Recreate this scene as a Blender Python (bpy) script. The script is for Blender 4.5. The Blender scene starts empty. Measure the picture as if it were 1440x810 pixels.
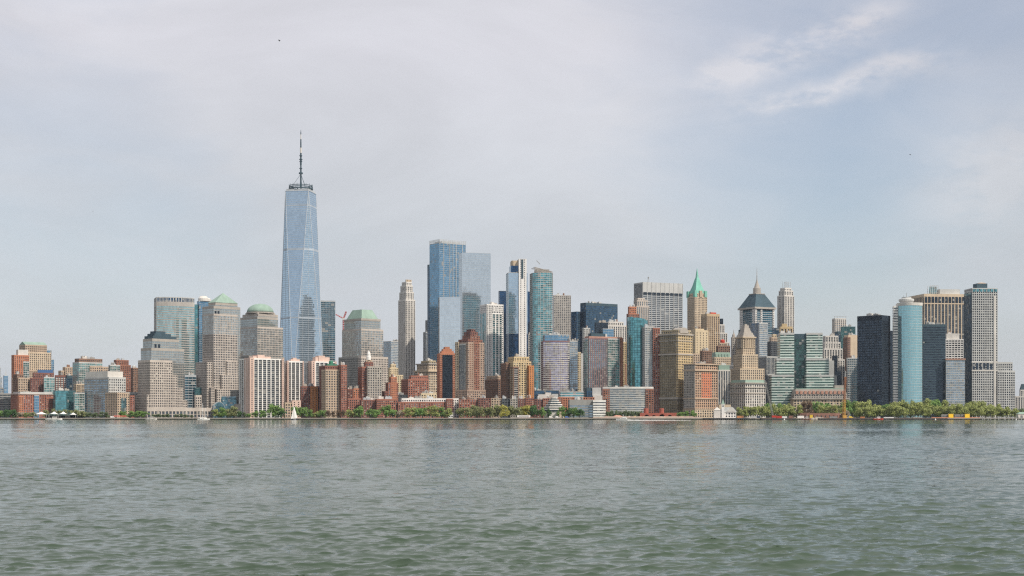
import bpy, bmesh, math, random
import numpy as np
from mathutils import Vector, Matrix
R = math.radians
rng = random.Random(7)
C = bpy.context.scene.collection
F = 2000.0          # focal length in px of a 1440 px wide frame (50 mm lens)
HZ = 583.0          # horizon row
CAMH = 7.0
GZ = 2.2            # level of the island's promenade

def tx(px): return (px - 720.0) / F
def zat(py, Y): return CAMH + (HZ - py) / F * Y

# ------------------------------------------------------------------ materials
_mats = {}
def _new(name):
    m = bpy.data.materials.new(name); m.use_nodes = True
    nt = m.node_tree; b = nt.nodes['Principled BSDF']
    return m, nt, b

def wallm(name, col, rough=.85, var=.22, scale=.05):
    """masonry / stone / metal paint with weathering: soft blotches and vertical streaks"""
    if name in _mats: return _mats[name]
    m, nt, b = _new(name)
    N, L = nt.nodes, nt.links
    tc = N.new('ShaderNodeTexCoord')
    mp = N.new('ShaderNodeMapping'); mp.inputs['Scale'].default_value = (1, 1, .18)
    n1 = N.new('ShaderNodeTexNoise'); n1.inputs['Scale'].default_value = scale * 3; n1.inputs['Detail'].default_value = 5
    n2 = N.new('ShaderNodeTexNoise'); n2.inputs['Scale'].default_value = scale * .8; n2.inputs['Detail'].default_value = 3
    L.new(tc.outputs['Object'], mp.inputs['Vector']); L.new(mp.outputs[0], n1.inputs['Vector']); L.new(tc.outputs['Object'], n2.inputs['Vector'])
    ad = N.new('ShaderNodeMath'); ad.operation = 'ADD'
    L.new(n1.outputs['Fac'], ad.inputs[0]); L.new(n2.outputs['Fac'], ad.inputs[1])
    mr = N.new('ShaderNodeMapRange'); mr.inputs['From Min'].default_value = .6; mr.inputs['From Max'].default_value = 1.4
    mr.inputs['To Min'].default_value = 1 - var; mr.inputs['To Max'].default_value = 1 + var * .6
    L.new(ad.outputs[0], mr.inputs['Value'])
    mx = N.new('ShaderNodeVectorMath'); mx.operation = 'SCALE'; mx.inputs[0].default_value = col[:3]
    L.new(mr.outputs[0], mx.inputs['Scale']); L.new(mx.outputs[0], b.inputs['Base Color'])
    b.inputs['Roughness'].default_value = rough
    b.inputs['Specular IOR Level'].default_value = .25
    _mats[name] = m
    return m

def glassm(name, col, metal=.75, rough=.07, cell=(3, 3, 3.6), var=.35, tilt=.012, blinds=.12, big=.6):
    """window glass: every pane its own tint, tilt and, now and then, pale blinds behind it"""
    key = (name, tuple(round(c, 2) for c in cell))
    if key in _mats: return _mats[key]
    m, nt, b = _new(name)
    N, L = nt.nodes, nt.links
    tc = N.new('ShaderNodeTexCoord')
    dv = N.new('ShaderNodeVectorMath'); dv.operation = 'DIVIDE'; dv.inputs[1].default_value = cell
    of = N.new('ShaderNodeVectorMath'); of.operation = 'ADD'; of.inputs[1].default_value = (.37, .37, .03)
    fl = N.new('ShaderNodeVectorMath'); fl.operation = 'FLOOR'
    L.new(tc.outputs['Object'], dv.inputs[0]); L.new(dv.outputs[0], of.inputs[0]); L.new(of.outputs[0], fl.inputs[0])
    wn = N.new('ShaderNodeTexWhiteNoise'); wn.noise_dimensions = '3D'
    L.new(fl.outputs[0], wn.inputs['Vector'])
    bign = N.new('ShaderNodeTexNoise'); bign.inputs['Scale'].default_value = .035; bign.inputs['Detail'].default_value = 3
    L.new(tc.outputs['Object'], bign.inputs['Vector'])
    a = N.new('ShaderNodeMath'); a.operation = 'MULTIPLY_ADD'; a.inputs[1].default_value = var * 2; a.inputs[2].default_value = 1 - var - big/2
    L.new(wn.outputs['Value'], a.inputs[0])
    a2 = N.new('ShaderNodeMath'); a2.operation = 'MULTIPLY_ADD'; a2.inputs[1].default_value = big
    L.new(bign.outputs['Fac'], a2.inputs[0]); L.new(a.outputs[0], a2.inputs[2])
    sc = N.new('ShaderNodeVectorMath'); sc.operation = 'SCALE'; sc.inputs[0].default_value = col[:3]
    L.new(a2.outputs[0], sc.inputs['Scale'])
    sep = N.new('ShaderNodeSeparateColor'); L.new(wn.outputs['Color'], sep.inputs[0])
    gt = N.new('ShaderNodeMath'); gt.operation = 'GREATER_THAN'; gt.inputs[1].default_value = 1 - blinds
    L.new(sep.outputs[0], gt.inputs[0])
    mx = N.new('ShaderNodeMix'); mx.data_type = 'RGBA'
    L.new(gt.outputs[0], mx.inputs['Factor']); L.new(sc.outputs[0], mx.inputs['A']); mx.inputs['B'].default_value = (.30, .30, .28, 1)
    L.new(mx.outputs['Result'], b.inputs['Base Color'])
    mm = N.new('ShaderNodeMath'); mm.operation = 'MULTIPLY_ADD'; mm.inputs[1].default_value = -metal * .8; mm.inputs[2].default_value = metal
    L.new(gt.outputs[0], mm.inputs[0]); L.new(mm.outputs[0], b.inputs['Metallic'])
    b.inputs['Roughness'].default_value = rough
    geo = N.new('ShaderNodeNewGeometry')
    sb = N.new('ShaderNodeVectorMath'); sb.operation = 'SUBTRACT'; sb.inputs[1].default_value = (.5, .5, .5)
    L.new(wn.outputs['Color'], sb.inputs[0])
    s2 = N.new('ShaderNodeVectorMath'); s2.operation = 'SCALE'; s2.inputs['Scale'].default_value = tilt
    L.new(sb.outputs[0], s2.inputs[0])
    ad = N.new('ShaderNodeVectorMath'); ad.operation = 'ADD'
    L.new(geo.outputs['Normal'], ad.inputs[0]); L.new(s2.outputs[0], ad.inputs[1])
    nm = N.new('ShaderNodeVectorMath'); nm.operation = 'NORMALIZE'; L.new(ad.outputs[0], nm.inputs[0])
    L.new(nm.outputs[0], b.inputs['Normal'])
    _mats[key] = m
    return m

def plain(name, col, rough=.6, metal=0):
    if name in _mats: return _mats[name]
    m, nt, b = _new(name)
    b.inputs['Base Color'].default_value = (*col[:3], 1); b.inputs['Roughness'].default_value = rough; b.inputs['Metallic'].default_value = metal
    N, L = nt.nodes, nt.links
    tc = N.new('ShaderNodeTexCoord'); n = N.new('ShaderNodeTexNoise'); n.inputs['Scale'].default_value = .7; n.inputs['Detail'].default_value = 4
    L.new(tc.outputs['Object'], n.inputs['Vector'])
    mr = N.new('ShaderNodeMapRange'); mr.inputs['To Min'].default_value = .75; mr.inputs['To Max'].default_value = 1.2
    L.new(n.outputs['Fac'], mr.inputs['Value'])
    sc = N.new('ShaderNodeVectorMath'); sc.operation = 'SCALE'; sc.inputs[0].default_value = col[:3]
    L.new(mr.outputs[0], sc.inputs['Scale']); L.new(sc.outputs[0], b.inputs['Base Color'])
    _mats[name] = m
    return m

# wall colours (linear albedo)
WC = dict(
 tan=(.47,.37,.28), pink=(.50,.45,.40), pinkpale=(.62,.46,.39), stone=(.40,.37,.33), grey=(.30,.30,.29), dgrey=(.10,.11,.12),
 granite=(.30,.30,.28), brick=(.33,.145,.105), dbrick=(.22,.105,.085), obrick=(.46,.20,.12), orange=(.50,.22,.09), cream=(.60,.50,.34),
 yellow=(.55,.43,.25), white=(.74,.72,.68), offwhite=(.62,.60,.56), black=(.018,.032,.05), navy=(.035,.06,.10), brown=(.24,.15,.11),
 mauve=(.25,.15,.15), olive=(.39,.33,.22), beige=(.56,.46,.34), steel=(.42,.45,.47), copper=(.27,.38,.32), mint=(.20,.48,.39),
 teal=(.08,.16,.18), slate=(.055,.095,.12), redpaint=(.50,.05,.03), whitec=(.80,.79,.76), ytan=(.58,.46,.28), tanbrown=(.38,.28,.22), pane_dark=(.035,.045,.055), blind=(.42,.42,.38), fort=(.26,.14,.11), bluev=(.06,.16,.42), yellowv=(.7,.5,.05), ytan2=(.52,.40,.26), dolive=(.22,.18,.12),
 aqua=(.52,.54,.53), aquapanel=(.52,.62,.58), tanbrick=(.48,.33,.23), lblue=(.40,.50,.58), rbrown=(.29,.14,.10), salmon=(.50,.28,.21), greenp=(.06,.22,.15), netred=(.54,.21,.12), lgrey=(.50,.51,.50), concrete=(.42,.40,.37))
def W(k): return wallm(k + '_wall', WC[k])
# glass colours: (tint, metallic)
GC = dict(
 dark=((.035,.045,.055), .15), darkblue=((.035,.08,.14), .6), black=((.025,.06,.10), .65), blue=((.10,.25,.36), .85), sky=((.50,.62,.76), .92),
 pale=((.62,.72,.80), .95), teal=((.07,.13,.135), .75), green=((.14,.32,.32), .75), grey=((.14,.17,.19), .5), lteal=((.22,.42,.46), .85),
 dgreen=((.035,.095,.085), .45), darkteal=((.05,.14,.19), .7), wfc=((.26,.33,.36), .8), brown=((.10,.08,.075), .3), aqua=((.56,.58,.57), .85), mauve=((.26,.27,.38), .8), steel=((.18,.26,.33), .8), navy=((.015,.07,.17), .85))
def W(k): return wallm(k + '_wall', WC[k])
# glass colours: (tint, metallic)
GC = dict(
 dark=((.07,.09,.11), .35), darkblue=((.05,.11,.19), .7), black=((.035,.055,.08), .6), blue=((.16,.34,.50), .85), sky=((.46,.60,.72), .92),
 pale=((.62,.70,.76), .95), teal=((.14,.38,.42), .85), green=((.22,.42,.40), .8), grey=((.22,.27,.30), .6), lteal=((.38,.58,.60), .88),
 dgreen=((.035,.095,.085), .45), darkteal=((.05,.14,.19), .7), wfc=((.40,.46,.47), .8), brown=((.16,.13,.12), .4), aqua=((.30,.56,.62), .8), mauve=((.36,.36,.48), .85), steel=((.28,.36,.42), .8), navy=((.03,.09,.19), .85))
def G(k, bw=3, fh=3.6, **kw):
    bw = bw if bw <= 11 else 4.0
    return glassm(k + '_glass' + ''.join(f'_{a}{b}' for a, b in sorted(kw.items())), GC[k][0], GC[k][1], cell=(bw, bw, fh), **kw)

# ------------------------------------------------------------------ objects
def tag(o, label, cat, group=None, kind=None):
    if label: o['label'] = label
    if cat: o['category'] = cat
    if group: o['group'] = group
    if kind: o['kind'] = kind
    return o
def empty(name, loc, rz=0):
    o = bpy.data.objects.new(name, None); C.objects.link(o); o.location = loc; o.rotation_euler = (0, 0, rz); o.empty_display_size = 5
    return o
def mesh_obj(name, verts, faces, mats, parent=None, mi=None, loc=None, rz=0, smooth=False):
    me = bpy.data.meshes.new(name); me.from_pydata(verts, [], faces)
    for m in (mats if isinstance(mats, (list, tuple)) else [mats]): me.materials.append(m)
    if mi is not None: me.polygons.foreach_set('material_index', mi)
    if smooth: me.polygons.foreach_set('use_smooth', [True] * len(faces))
    me.update()
    o = bpy.data.objects.new(name, me); C.objects.link(o)
    if parent is not None: o.parent = parent
    if loc is not None: o.location = loc
    o.rotation_euler = (0, 0, rz)
    return o
class MB:
    """collects faces, then links them as one mesh object"""
    def __init__(s): s.v = []; s.f = []; s.m = []
    def prism(s, poly, z0, z1, m=0, bottom=True, top=True, tpoly=None):
        n = len(poly); b = len(s.v); tp = tpoly or poly
        s.v += [(p[0], p[1], z0) for p in poly] + [(p[0], p[1], z1) for p in tp]
        for i in range(n):
            j = (i + 1) % n; s.f.append((b+i, b+j, b+n+j, b+n+i)); s.m.append(m)
        if top: s.f.append(tuple(b+n+i for i in range(n))); s.m.append(m)
        if bottom: s.f.append(tuple(b+n-1-i for i in range(n))); s.m.append(m)
        return s
    def box(s, x0, x1, y0, y1, z0, z1, m=0): return s.prism([(x0,y0),(x1,y0),(x1,y1),(x0,y1)], z0, z1, m)
    def tube(s, p, q, r0, r1=None, n=6, m=0):
        r1 = r0 if r1 is None else r1; p = Vector(p); q = Vector(q); d = (q-p).normalized()
        u = d.orthogonal().normalized(); w = d.cross(u); b = len(s.v)
        for (c, r) in ((p, r0), (q, r1)):
            for k in range(n):
                a = 2*math.pi*k/n; s.v.append(tuple(c + u*r*math.cos(a) + w*r*math.sin(a)))
        for k in range(n):
            j = (k+1) % n; s.f.append((b+k, b+j, b+n+j, b+n+k)); s.m.append(m)
        s.f.append(tuple(b+n-1-k for k in range(n))); s.f.append(tuple(b+n+k for k in range(n))); s.m += [m, m]
        return s
    def lathe(s, cx, cy, prof, n=16, m=0, a0=0):
        b = len(s.v)
        for (r, z) in prof:
            for k in range(n):
                a = a0 + 2*math.pi*k/n; s.v.append((cx + r*math.cos(a), cy + r*math.sin(a), z))
        for i in range(len(prof)-1):
            for k in range(n):
                j = (k+1) % n; s.f.append((b+i*n+k, b+i*n+j, b+(i+1)*n+j, b+(i+1)*n+k)); s.m.append(m)
        s.f.append(tuple(b+(len(prof)-1)*n+k for k in range(n))); s.m.append(m)
        s.f.append(tuple(b+n-1-k for k in range(n))); s.m.append(m)
        return s
    def face(s, pts, m=0):
        b = len(s.v); s.v += [tuple(p) for p in pts]; s.f.append(tuple(range(b, b+len(pts)))); s.m.append(m); return s
    def build(s, name, mats, parent=None, loc=None, rz=0, smooth=False): return mesh_obj(name, s.v, s.f, mats, parent, s.m, loc, rz, smooth)

def inset(poly, d):
    """offset a convex counter-clockwise polygon inwards by d"""
    n = len(poly); out = []
    for i in range(n):
        p0, p1, p2 = Vector(poly[i-1]), Vector(poly[i]), Vector(poly[(i+1) % n])
        a = (p1-p0).normalized(); b = (p2-p1).normalized()
        na = Vector((-a.y, a.x)); nb = Vector((-b.y, b.x)); k = 1 + na.dot(nb)
        q = p1 + (na + nb) * (d / max(k, .3)); out.append((q.x, q.y))
    return out

# ------------------------------------------------------------------ facades
WINS = {}
# style: wall, glass, floor height, bay width, pier fraction, spandrel fraction, spandrel wall, depth of spandrel set-back, recess, parapet
ST = {}
def style(name, wall, glass, fh=3.6, bw=3.0, pf=.5, sf=.45, sp=None, e=.12, rec=.6, ph=2.4, gk=None): ST[name] = dict(wall=wall, glass=glass, fh=fh, bw=bw, pf=(pf*.82 if .35<=pf<.7 else pf), sf=(sf*.85 if pf>=.35 else sf), sp=sp or wall, e=e, rec=rec, ph=ph, gk=gk or {})

def facade(root, poly, z0, z1, st, names=('wall', 'glazing'), ph=None):
    s = ST[st] if isinstance(st, str) else st
    rec = s['rec']; ph = s['ph'] if ph is None else ph; fh = s['fh']
    nfl = max(1, round((z1 - ph - z0) / fh)); fh = (z1 - ph - z0) / nfl
    core = MB().prism(inset(poly, rec), z0, z1 - .05)
    wall = MB(); n = len(poly)
    if s['sf'] > 0:
        for k in range(nfl):
            za = z0 + k*fh; wall.prism(inset(poly, s['e']), za, za + fh*s['sf'], 1)
    wall.prism(inset(poly, -.03), z1 - ph, z1, 0)
    pd = rec + .25
    inn = inset(poly, pd)
    if s['pf'] > 0:
        for i in range(n):
            p0 = Vector(poly[i]); p1 = Vector(poly[(i+1) % n]); d = p1 - p0; L = d.length
            if L < .1: continue
            d /= L; nin = Vector((-d.y, d.x)); nb = max(1, round(L / s['bw'])); bay = L / nb; pw = bay * s['pf']
            for k in range(1, nb):
                a = p0 + d*(k*bay - pw/2); b = p0 + d*(k*bay + pw/2)
                wall.prism([tuple(a), tuple(b), tuple(b + nin*pd), tuple(a + nin*pd)], z0, z1 - ph, 0, bottom=False, top=False)
            # corner post at p0
            pv = Vector(poly[i-1]); dp = (p0 - pv); Lp = dp.length
            if Lp < .1: continue
            dp /= Lp; nbp = max(1, round(Lp / s['bw'])); cw = Lp/nbp*s['pf']/2; cn = pw/2
            wall.prism([tuple(p0), tuple(p0 + d*cn), tuple(inn[i]), tuple(p0 - dp*cw)], z0, z1 - ph, 0, bottom=False, top=False)
    d01 = (Vector(poly[1]) - Vector(poly[0])).length; nb = max(1, round(d01 / s['bw']))
    g = core.build(names[1], G(s['glass'], s['bw'], s['fh'], **s['gk']), root)
    g['kind'] = 'stuff'
    if s.get('win', s['pf'] >= .3 and s['sf'] >= .3) and root.location.y < 2150 and z0 < 30:
        key = root.name; left = 100 - WINS.get(key, 0)
        p0 = Vector(poly[0]); p1 = Vector(poly[1]); d = p1 - p0; L = d.length; d /= L; nout = Vector((d.y, -d.x)); nb = max(1, round(L / s['bw'])); bay = L / nb
        if left > 0 and nb > 1:
            mt = G(s['glass'], s['bw'], s['fh'], **s['gk']); rr = random.Random(int(L*100)); me = None; ang = math.atan2(d.y, d.x); pe = int(left)
            for fl in range(nfl - 1, -1, -1):
                for k in range(nb):
                    if pe <= 0: break
                    q = p0 + d*((k+.5)*bay) - nout*(rec - .06); zc = z0 + fl*fh + fh*s['sf'] + fh*(1-s['sf'])/2
                    if me is None:
                        hw = bay*(1-s['pf'])/2*.97; hh = fh*(1-s['sf'])/2*.97
                        mm = MB().box(-hw, hw, -.03, .03, -hh, hh); meshes = []
                        for mat in (mt, mt, W('pane_dark'), W('blind')):
                            w_ = bpy.data.meshes.new('window'); w_.from_pydata(mm.v, [], mm.f); w_.materials.append(mat); meshes.append(w_)
                        me = True
                    o = bpy.data.objects.new('window', meshes[rr.choice((0, 1, 2, 2, 2, 3) if s['gk'].get('blinds', 0) > .15 else (0, 1, 2, 2, 2, 2, 2, 2, 2, 3))]); C.objects.link(o); o.parent = root
                    o.location = (q.x, q.y, zc); o.rotation_euler = (0, 0, ang); pe -= 1
            WINS[key] = 100 - pe
    w = wall.build(names[0], [W(s['wall']), W(s['sp'])], root)
    return w, g

# ------------------------------------------------------------------ buildings
class Tier: pass
def solve(Y, xl, xc, xr, a):
    t = tx(xc); cx, cy = t*Y, Y
    tr, tl = tx(xr), tx(xl)
    Wd = (tr*cy - cx) / (math.cos(a) - tr*math.sin(a))
    D = None if xl >= xc - .01 else (cx - tl*cy) / (math.sin(a) + tl*math.cos(a))
    return cx, cy, Wd, D

BUILT = []
def building(name, label, Y, th, tiers, cat='building', units=2, group=None):
    """tiers: (xl, xc, xr, ytop, style[, opts]) in photograph rows and columns, turned into metres at depth Y + opts['dy']"""
    xl, xc, xr = tiers[0][:3]
    a = R(th) - math.atan(tx(xc))
    root = empty(name, (tx(xc)*Y, Y, GZ), a)
    tag(root, label, cat, group)
    ca, sa = math.cos(-a), math.sin(-a)
    res = []; prev = None
    for k, t in enumerate(tiers):
        xl, xc, xr, yt, st = t[:5]; o = t[5] if len(t) > 5 else {}
        Yk = Y + o.get('dy', 1.7*k)
        if 'flush' in o:      # stand on the front plane of the first tier, o['flush'] metres in front of it
            t0 = tx(tiers[0][1]); u_ = (tx(xc)*Y - t0*Y) / (math.cos(a) - tx(xc)*math.sin(a)); Yk = Y + u_*math.sin(a) - o['flush']
        cx, cy, Wd, D = solve(Yk, xl, xc, xr, a)
        if D is None: D = o.get('D', min(Wd * .8, 45))
        D = min(max(D, 3), o.get('Dmax', 90)) if 'D' not in o else o['D']
        dx, dyy = cx - tx(tiers[0][1])*Y, cy - Y
        ox, oy = ca*dx - sa*dyy, sa*dx + ca*dyy
        T = Tier(); T.root = root; T.z1 = zat(yt, Yk) - GZ; T.W = Wd; T.D = D; T.ox = ox; T.oy = oy; T.Y = Yk
        T.z0 = (zat(o['yb'], Yk) - GZ) if 'yb' in o else 0
        if 'bulge' in o:
            bl = o['bulge']; n = 14; pts = []
            for i in range(n+1):
                u = i/n; pts.append((ox + Wd*u, oy - bl*(1-(2*u-1)**2)))
            T.poly = pts + [(ox+Wd, oy+D), (ox, oy+D)]
        elif 'cham' in o:
            c = o['cham']; T.poly = [(ox+c,oy),(ox+Wd-c,oy),(ox+Wd,oy+c),(ox+Wd,oy+D-c),(ox+Wd-c,oy+D),(ox+c,oy+D),(ox,oy+D-c),(ox,oy+c)]
        elif 'round' in o:
            c = min(o['round'], Wd*.49, D*.49); T.poly = []
            for (qx, qy, a0) in ((ox+Wd-c, oy+c, -90), (ox+Wd-c, oy+D-c, 0), (ox+c, oy+D-c, 90), (ox+c, oy+c, 180)):
                for i in range(6):
                    an = R(a0 + 90*i/5); T.poly.append((qx + c*math.cos(an), qy + c*math.sin(an)))
        else: T.poly = [(ox,oy),(ox+Wd,oy),(ox+Wd,oy+D),(ox,oy+D)]
        if st == 'solid':
            T.obj = MB().prism(T.poly, T.z0, T.z1).build(o.get('part', 'roof_block'), W(o.get('wall', 'grey')), root)
        elif st is not None:
            nm = o.get('part', 'wall')
            T.wall, T.glass = facade(root, T.poly, T.z0, T.z1, st, (nm, 'glazing'), o.get('ph'))
            if 'lab' in o: T.wall['label'] = o['lab']
        res.append(T)
    # roof-top plant on the highest tiers
    r2 = random.Random(sum(map(ord, name)) + int(xc * 10))
    top = max((t for t in res), key=lambda t: t.z1)
    for k in range(units + 2 if units else 0):
        w = min(top.W, 26) * r2.uniform(.12, .3); d = min(top.D, 22) * r2.uniform(.2, .4); h = r2.uniform(1.4, 4.2)
        x = top.ox + r2.uniform(.1, .62) * top.W; y = top.oy + r2.uniform(.15, .5) * top.D
        if r2.random() < .3:
            MB().lathe(x+1.6, y+1.6, [(1.6, top.z1), (1.6, top.z1+3.4), (.1, top.z1+4.6)], 10).build('water_tank', W(r2.choice(['brown', 'grey', 'lgrey'])), root)
        else:
            MB().box(x, x+w, y, y+d, top.z1, top.z1+h).box(x+w*.2, x+w*.5, y+d*.3, y+d*.7, top.z1+h, top.z1+h+1).build('rooftop_unit', W(r2.choice(['lgrey', 'grey', 'steel', 'stone', 'offwhite'])), root)
    BUILT.append((name, label, tiers[0][0], tiers[0][2], Y, res))
    return root, res

def rect(T, i=0): return [(T.ox+i, T.oy+i), (T.ox+T.W-i, T.oy+i), (T.ox+T.W-i, T.oy+T.D-i), (T.ox+i, T.oy+T.D-i)]
def zr(T, py): return zat(py, T.Y + T.D*.4) - GZ
def pyramid(T, yapex, mat, i=0, tip=.4, name='roof'):
    p = rect(T, i); cx, cy = T.ox+T.W/2, T.oy+T.D/2
    return MB().prism(p, T.z1, zr(T, yapex), tpoly=[(cx + (q[0]-cx)*tip*.02, cy + (q[1]-cy)*tip*.02) for q in p]).build(name, mat, T.root)
def frustum(T, ytop, k, mat, i=0, name='roof'):
    p = rect(T, i); cx, cy = T.ox+T.W/2, T.oy+T.D/2
    return MB().prism(p, T.z1, zr(T, ytop), tpoly=[(cx + (q[0]-cx)*k, cy + (q[1]-cy)*k) for q in p]).build(name, mat, T.root)
def sub(T, poly, z0, z1, mat, name): return MB().prism(poly, z0, z1).build(name, mat, T.root)
def fr(T, u0, u1, v0, v1):
    return [(T.ox+T.W*u0, T.oy+T.D*v0), (T.ox+T.W*u1, T.oy+T.D*v0), (T.ox+T.W*u1, T.oy+T.D*v1), (T.ox+T.W*u0, T.oy+T.D*v1)]
def band(T, z0, z1, mat, out=.5, name='cornice'):
    return MB().prism(inset(T.poly, -out), z0, z1).build(name, mat, T.root)
def mast(T, u, v, z0, z1, r, name='antenna', mat=None):
    x, y = T.ox+T.W*u, T.oy+T.D*v
    return MB().tube((x, y, z0), (x, y, z1), r, r*.4).build(name, mat or W('lgrey'), T.root)
# ------------------------------------------------------------------ facade styles
style('wfcstone', 'pink', 'dark', fh=3.7, bw=3.1, pf=.5, sf=.45, ph=3.5)
style('wfcmid', 'pink', 'wfc', fh=3.7, bw=3.1, pf=.2, sf=.22, ph=3, rec=.25, e=.08)
style('wfctop', 'stone', 'wfc', fh=3.7, bw=3.1, pf=.08, sf=.18, ph=4, rec=.2, e=.08, gk=dict(var=.12, blinds=0))
style('wfcgrey', 'granite', 'dark', fh=3.7, bw=3.1, pf=.45, sf=.5, ph=3)
style('tanpunch', 'tan', 'dark', fh=3.6, bw=3.6, pf=.55, sf=.5)
style('beigepunch', 'beige', 'dark', fh=3.6, bw=3.4, pf=.6, sf=.45)
style('creampunch', 'cream', 'dark', fh=3.6, bw=3.6, pf=.6, sf=.5)
style('creampier', 'offwhite', 'grey', fh=3.7, bw=4.0, pf=.5, sf=.4, sp='tan', e=.25)
style('greypunch', 'grey', 'dark', fh=3.5, bw=3.5, pf=.45, sf=.5)
style('lgreypunch', 'lgrey', 'dark', fh=3.4, bw=3.2, pf=.5, sf=.5)
style('stonepunch', 'stone', 'dark', fh=3.5, bw=3.5, pf=.55, sf=.5)
style('whitepunch', 'whitec', 'dark', fh=3.4, bw=3.2, pf=.45, sf=.4)
style('brickpunch', 'brick', 'grey', fh=3.1, bw=3.6, pf=.55, sf=.5, gk=dict(blinds=.3))
style('brickpunch2', 'brick', 'dark', fh=3.1, bw=3.0, pf=.5, sf=.45, gk=dict(blinds=.35))
style('dbrickpunch', 'dbrick', 'dark', fh=3.1, bw=3.6, pf=.6, sf=.5, gk=dict(blinds=.2))
style('obrickpunch', 'obrick', 'dark', fh=3.1, bw=3.4, pf=.55, sf=.5, gk=dict(blinds=.2))
style('orangepunch', 'orange', 'dark', fh=3.1, bw=5, pf=.7, sf=.5)
style('rbrownpunch', 'rbrown', 'dark', fh=3.1, bw=3.4, pf=.5, sf=.5, gk=dict(blinds=.3))
style('brownpunch', 'brown', 'dark', fh=3.1, bw=3.4, pf=.5, sf=.5, gk=dict(blinds=.2))
style('yellowpunch', 'ytan', 'dark', fh=3.2, bw=3.8, pf=.5, sf=.45)
style('olivepier', 'olive', 'dark', fh=3.8, bw=3.8, pf=.45, sf=.42, sp='dolive', e=.3)
style('olivepunch', 'yellow', 'dark', fh=3.8, bw=4.2, pf=.5, sf=.45)
style('brickband', 'dbrick', 'grey', fh=3.1, bw=3.2, pf=.35, sf=.42, sp='offwhite', e=.3)
style('ribbonwhite', 'lgrey', 'teal', fh=3.7, bw=60, pf=0, sf=.45, rec=.3, ph=3)
style('ribbonteal', 'lgrey', 'green', fh=3.9, bw=30, pf=0, sf=.42, rec=.3, ph=3)
style('ribbongrey', 'grey', 'steel', fh=3.6, bw=6, pf=.06, sf=.4, rec=.3, ph=2)
style('ribbondark', 'slate', 'black', fh=3.7, bw=60, pf=0, sf=.4, rec=.3, ph=4, gk=dict(blinds=.01, var=.3))
style('goldman', 'concrete', 'lteal', fh=4.0, bw=3.0, pf=.07, sf=.38, rec=.25, ph=3, gk=dict(blinds=.03, var=.25, big=.3))
style('curtainteal', 'teal', 'teal', fh=3.8, bw=3.0, pf=.1, sf=.14, rec=.15, e=.05, ph=1.2, gk=dict(var=.3, blinds=.02))
style('curtainblue', 'steel', 'blue', fh=4.0, bw=3.0, pf=.06, sf=.10, rec=.15, e=.05, ph=1.2, gk=dict(var=.2, blinds=.03))
style('curtainpale', 'lgrey', 'pale', fh=4.0, bw=3.0, pf=.03, sf=.06, rec=.12, e=.04, ph=1, gk=dict(var=.07, blinds=0, tilt=.006, big=.15))
style('curtainsky', 'lgrey', 'sky', fh=4.0, bw=3.0, pf=.03, sf=.06, rec=.12, e=.04, ph=1, gk=dict(var=.08, blinds=0, tilt=.01, big=.2))
style('curtaindark', 'slate', 'darkblue', fh=3.8, bw=3.0, pf=.12, sf=.2, rec=.15, e=.05, ph=5, gk=dict(var=.4, blinds=.02))
style('curtainnavy', 'navy', 'navy', fh=3.8, bw=3.0, pf=.06, sf=.1, rec=.12, e=.04, ph=1.5, gk=dict(var=.25, blinds=0))
style('curtainblack', 'black', 'black', fh=3.8, bw=2.8, pf=.12, sf=.3, rec=.15, e=.05, ph=8, gk=dict(var=.5, blinds=.002))
style('curtaingrey', 'lgrey', 'steel', fh=3.6, bw=3.0, pf=.12, sf=.3, rec=.2, e=.08, ph=2, gk=dict(var=.35, blinds=.08))
style('glassgreen', 'lgrey', 'green', fh=3.5, bw=3.6, pf=.1, sf=.2, rec=.3, e=.05, ph=2, gk=dict(var=.5, blinds=.16))
style('gateway', 'whitec', 'dark', fh=2.9, bw=7.2, pf=.22, sf=.4, sp='grey', e=.9, rec=1.5, ph=2.2)
style('gatewayside', 'pinkpale', 'dark', fh=2.9, bw=7.2, pf=.72, sf=.5, rec=.6, ph=2.2)
style('piersgrey', 'lgrey', 'dark', fh=3.8, bw=10.5, pf=.12, sf=.42, sp='steel', e=.7, rec=1.0, ph=3)
style('pierstan', 'beige', 'dark', fh=3.8, bw=6.4, pf=.27, sf=.35, sp='dgrey', e=.6, rec=.8, ph=5)
style('pierswhite', 'whitec', 'teal', fh=3.6, bw=5.5, pf=.3, sf=.3, sp='lgrey', e=.2, rec=.5, ph=2.5)
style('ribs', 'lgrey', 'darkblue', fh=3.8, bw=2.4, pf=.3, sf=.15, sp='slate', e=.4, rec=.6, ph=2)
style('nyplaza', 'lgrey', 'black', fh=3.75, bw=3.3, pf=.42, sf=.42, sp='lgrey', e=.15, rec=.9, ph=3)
style('nyplazaside', 'slate', 'darkblue', fh=3.75, bw=3.3, pf=.3, sf=.3, ph=3)  # left face's shade put into darker wall and glass colours
style('mauveband', 'mauve', 'mauve', fh=3.2, bw=3.2, pf=.08, sf=.34, sp='offwhite', e=.05, rec=.25, ph=2, gk=dict(var=.5, blinds=.2))
style('brickglass', 'mauve', 'steel', fh=3.1, bw=3.4, pf=.38, sf=.25, sp='dgrey', rec=.35, ph=2.5, gk=dict(blinds=.2))
style('whitelattice', 'whitec', 'dark', fh=3.6, bw=5, pf=.2, sf=.4, ph=2)
style('deco', 'offwhite', 'dark', fh=3.6, bw=3.4, pf=.6, sf=.35, sp='stone', e=.3, ph=2.5)
style('decowhite', 'offwhite', 'dark', fh=3.6, bw=4.2, pf=.55, sf=.3, sp='stone', e=.35, ph=2.5)
style('artdecopier', 'pink', 'grey', fh=3.6, bw=4.5, pf=.55, sf=.35, sp='grey', e=.3, ph=2.5)
style('classical', 'beige', 'dark', fh=4.0, bw=4.6, pf=.5, sf=.4, ph=2)
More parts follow.
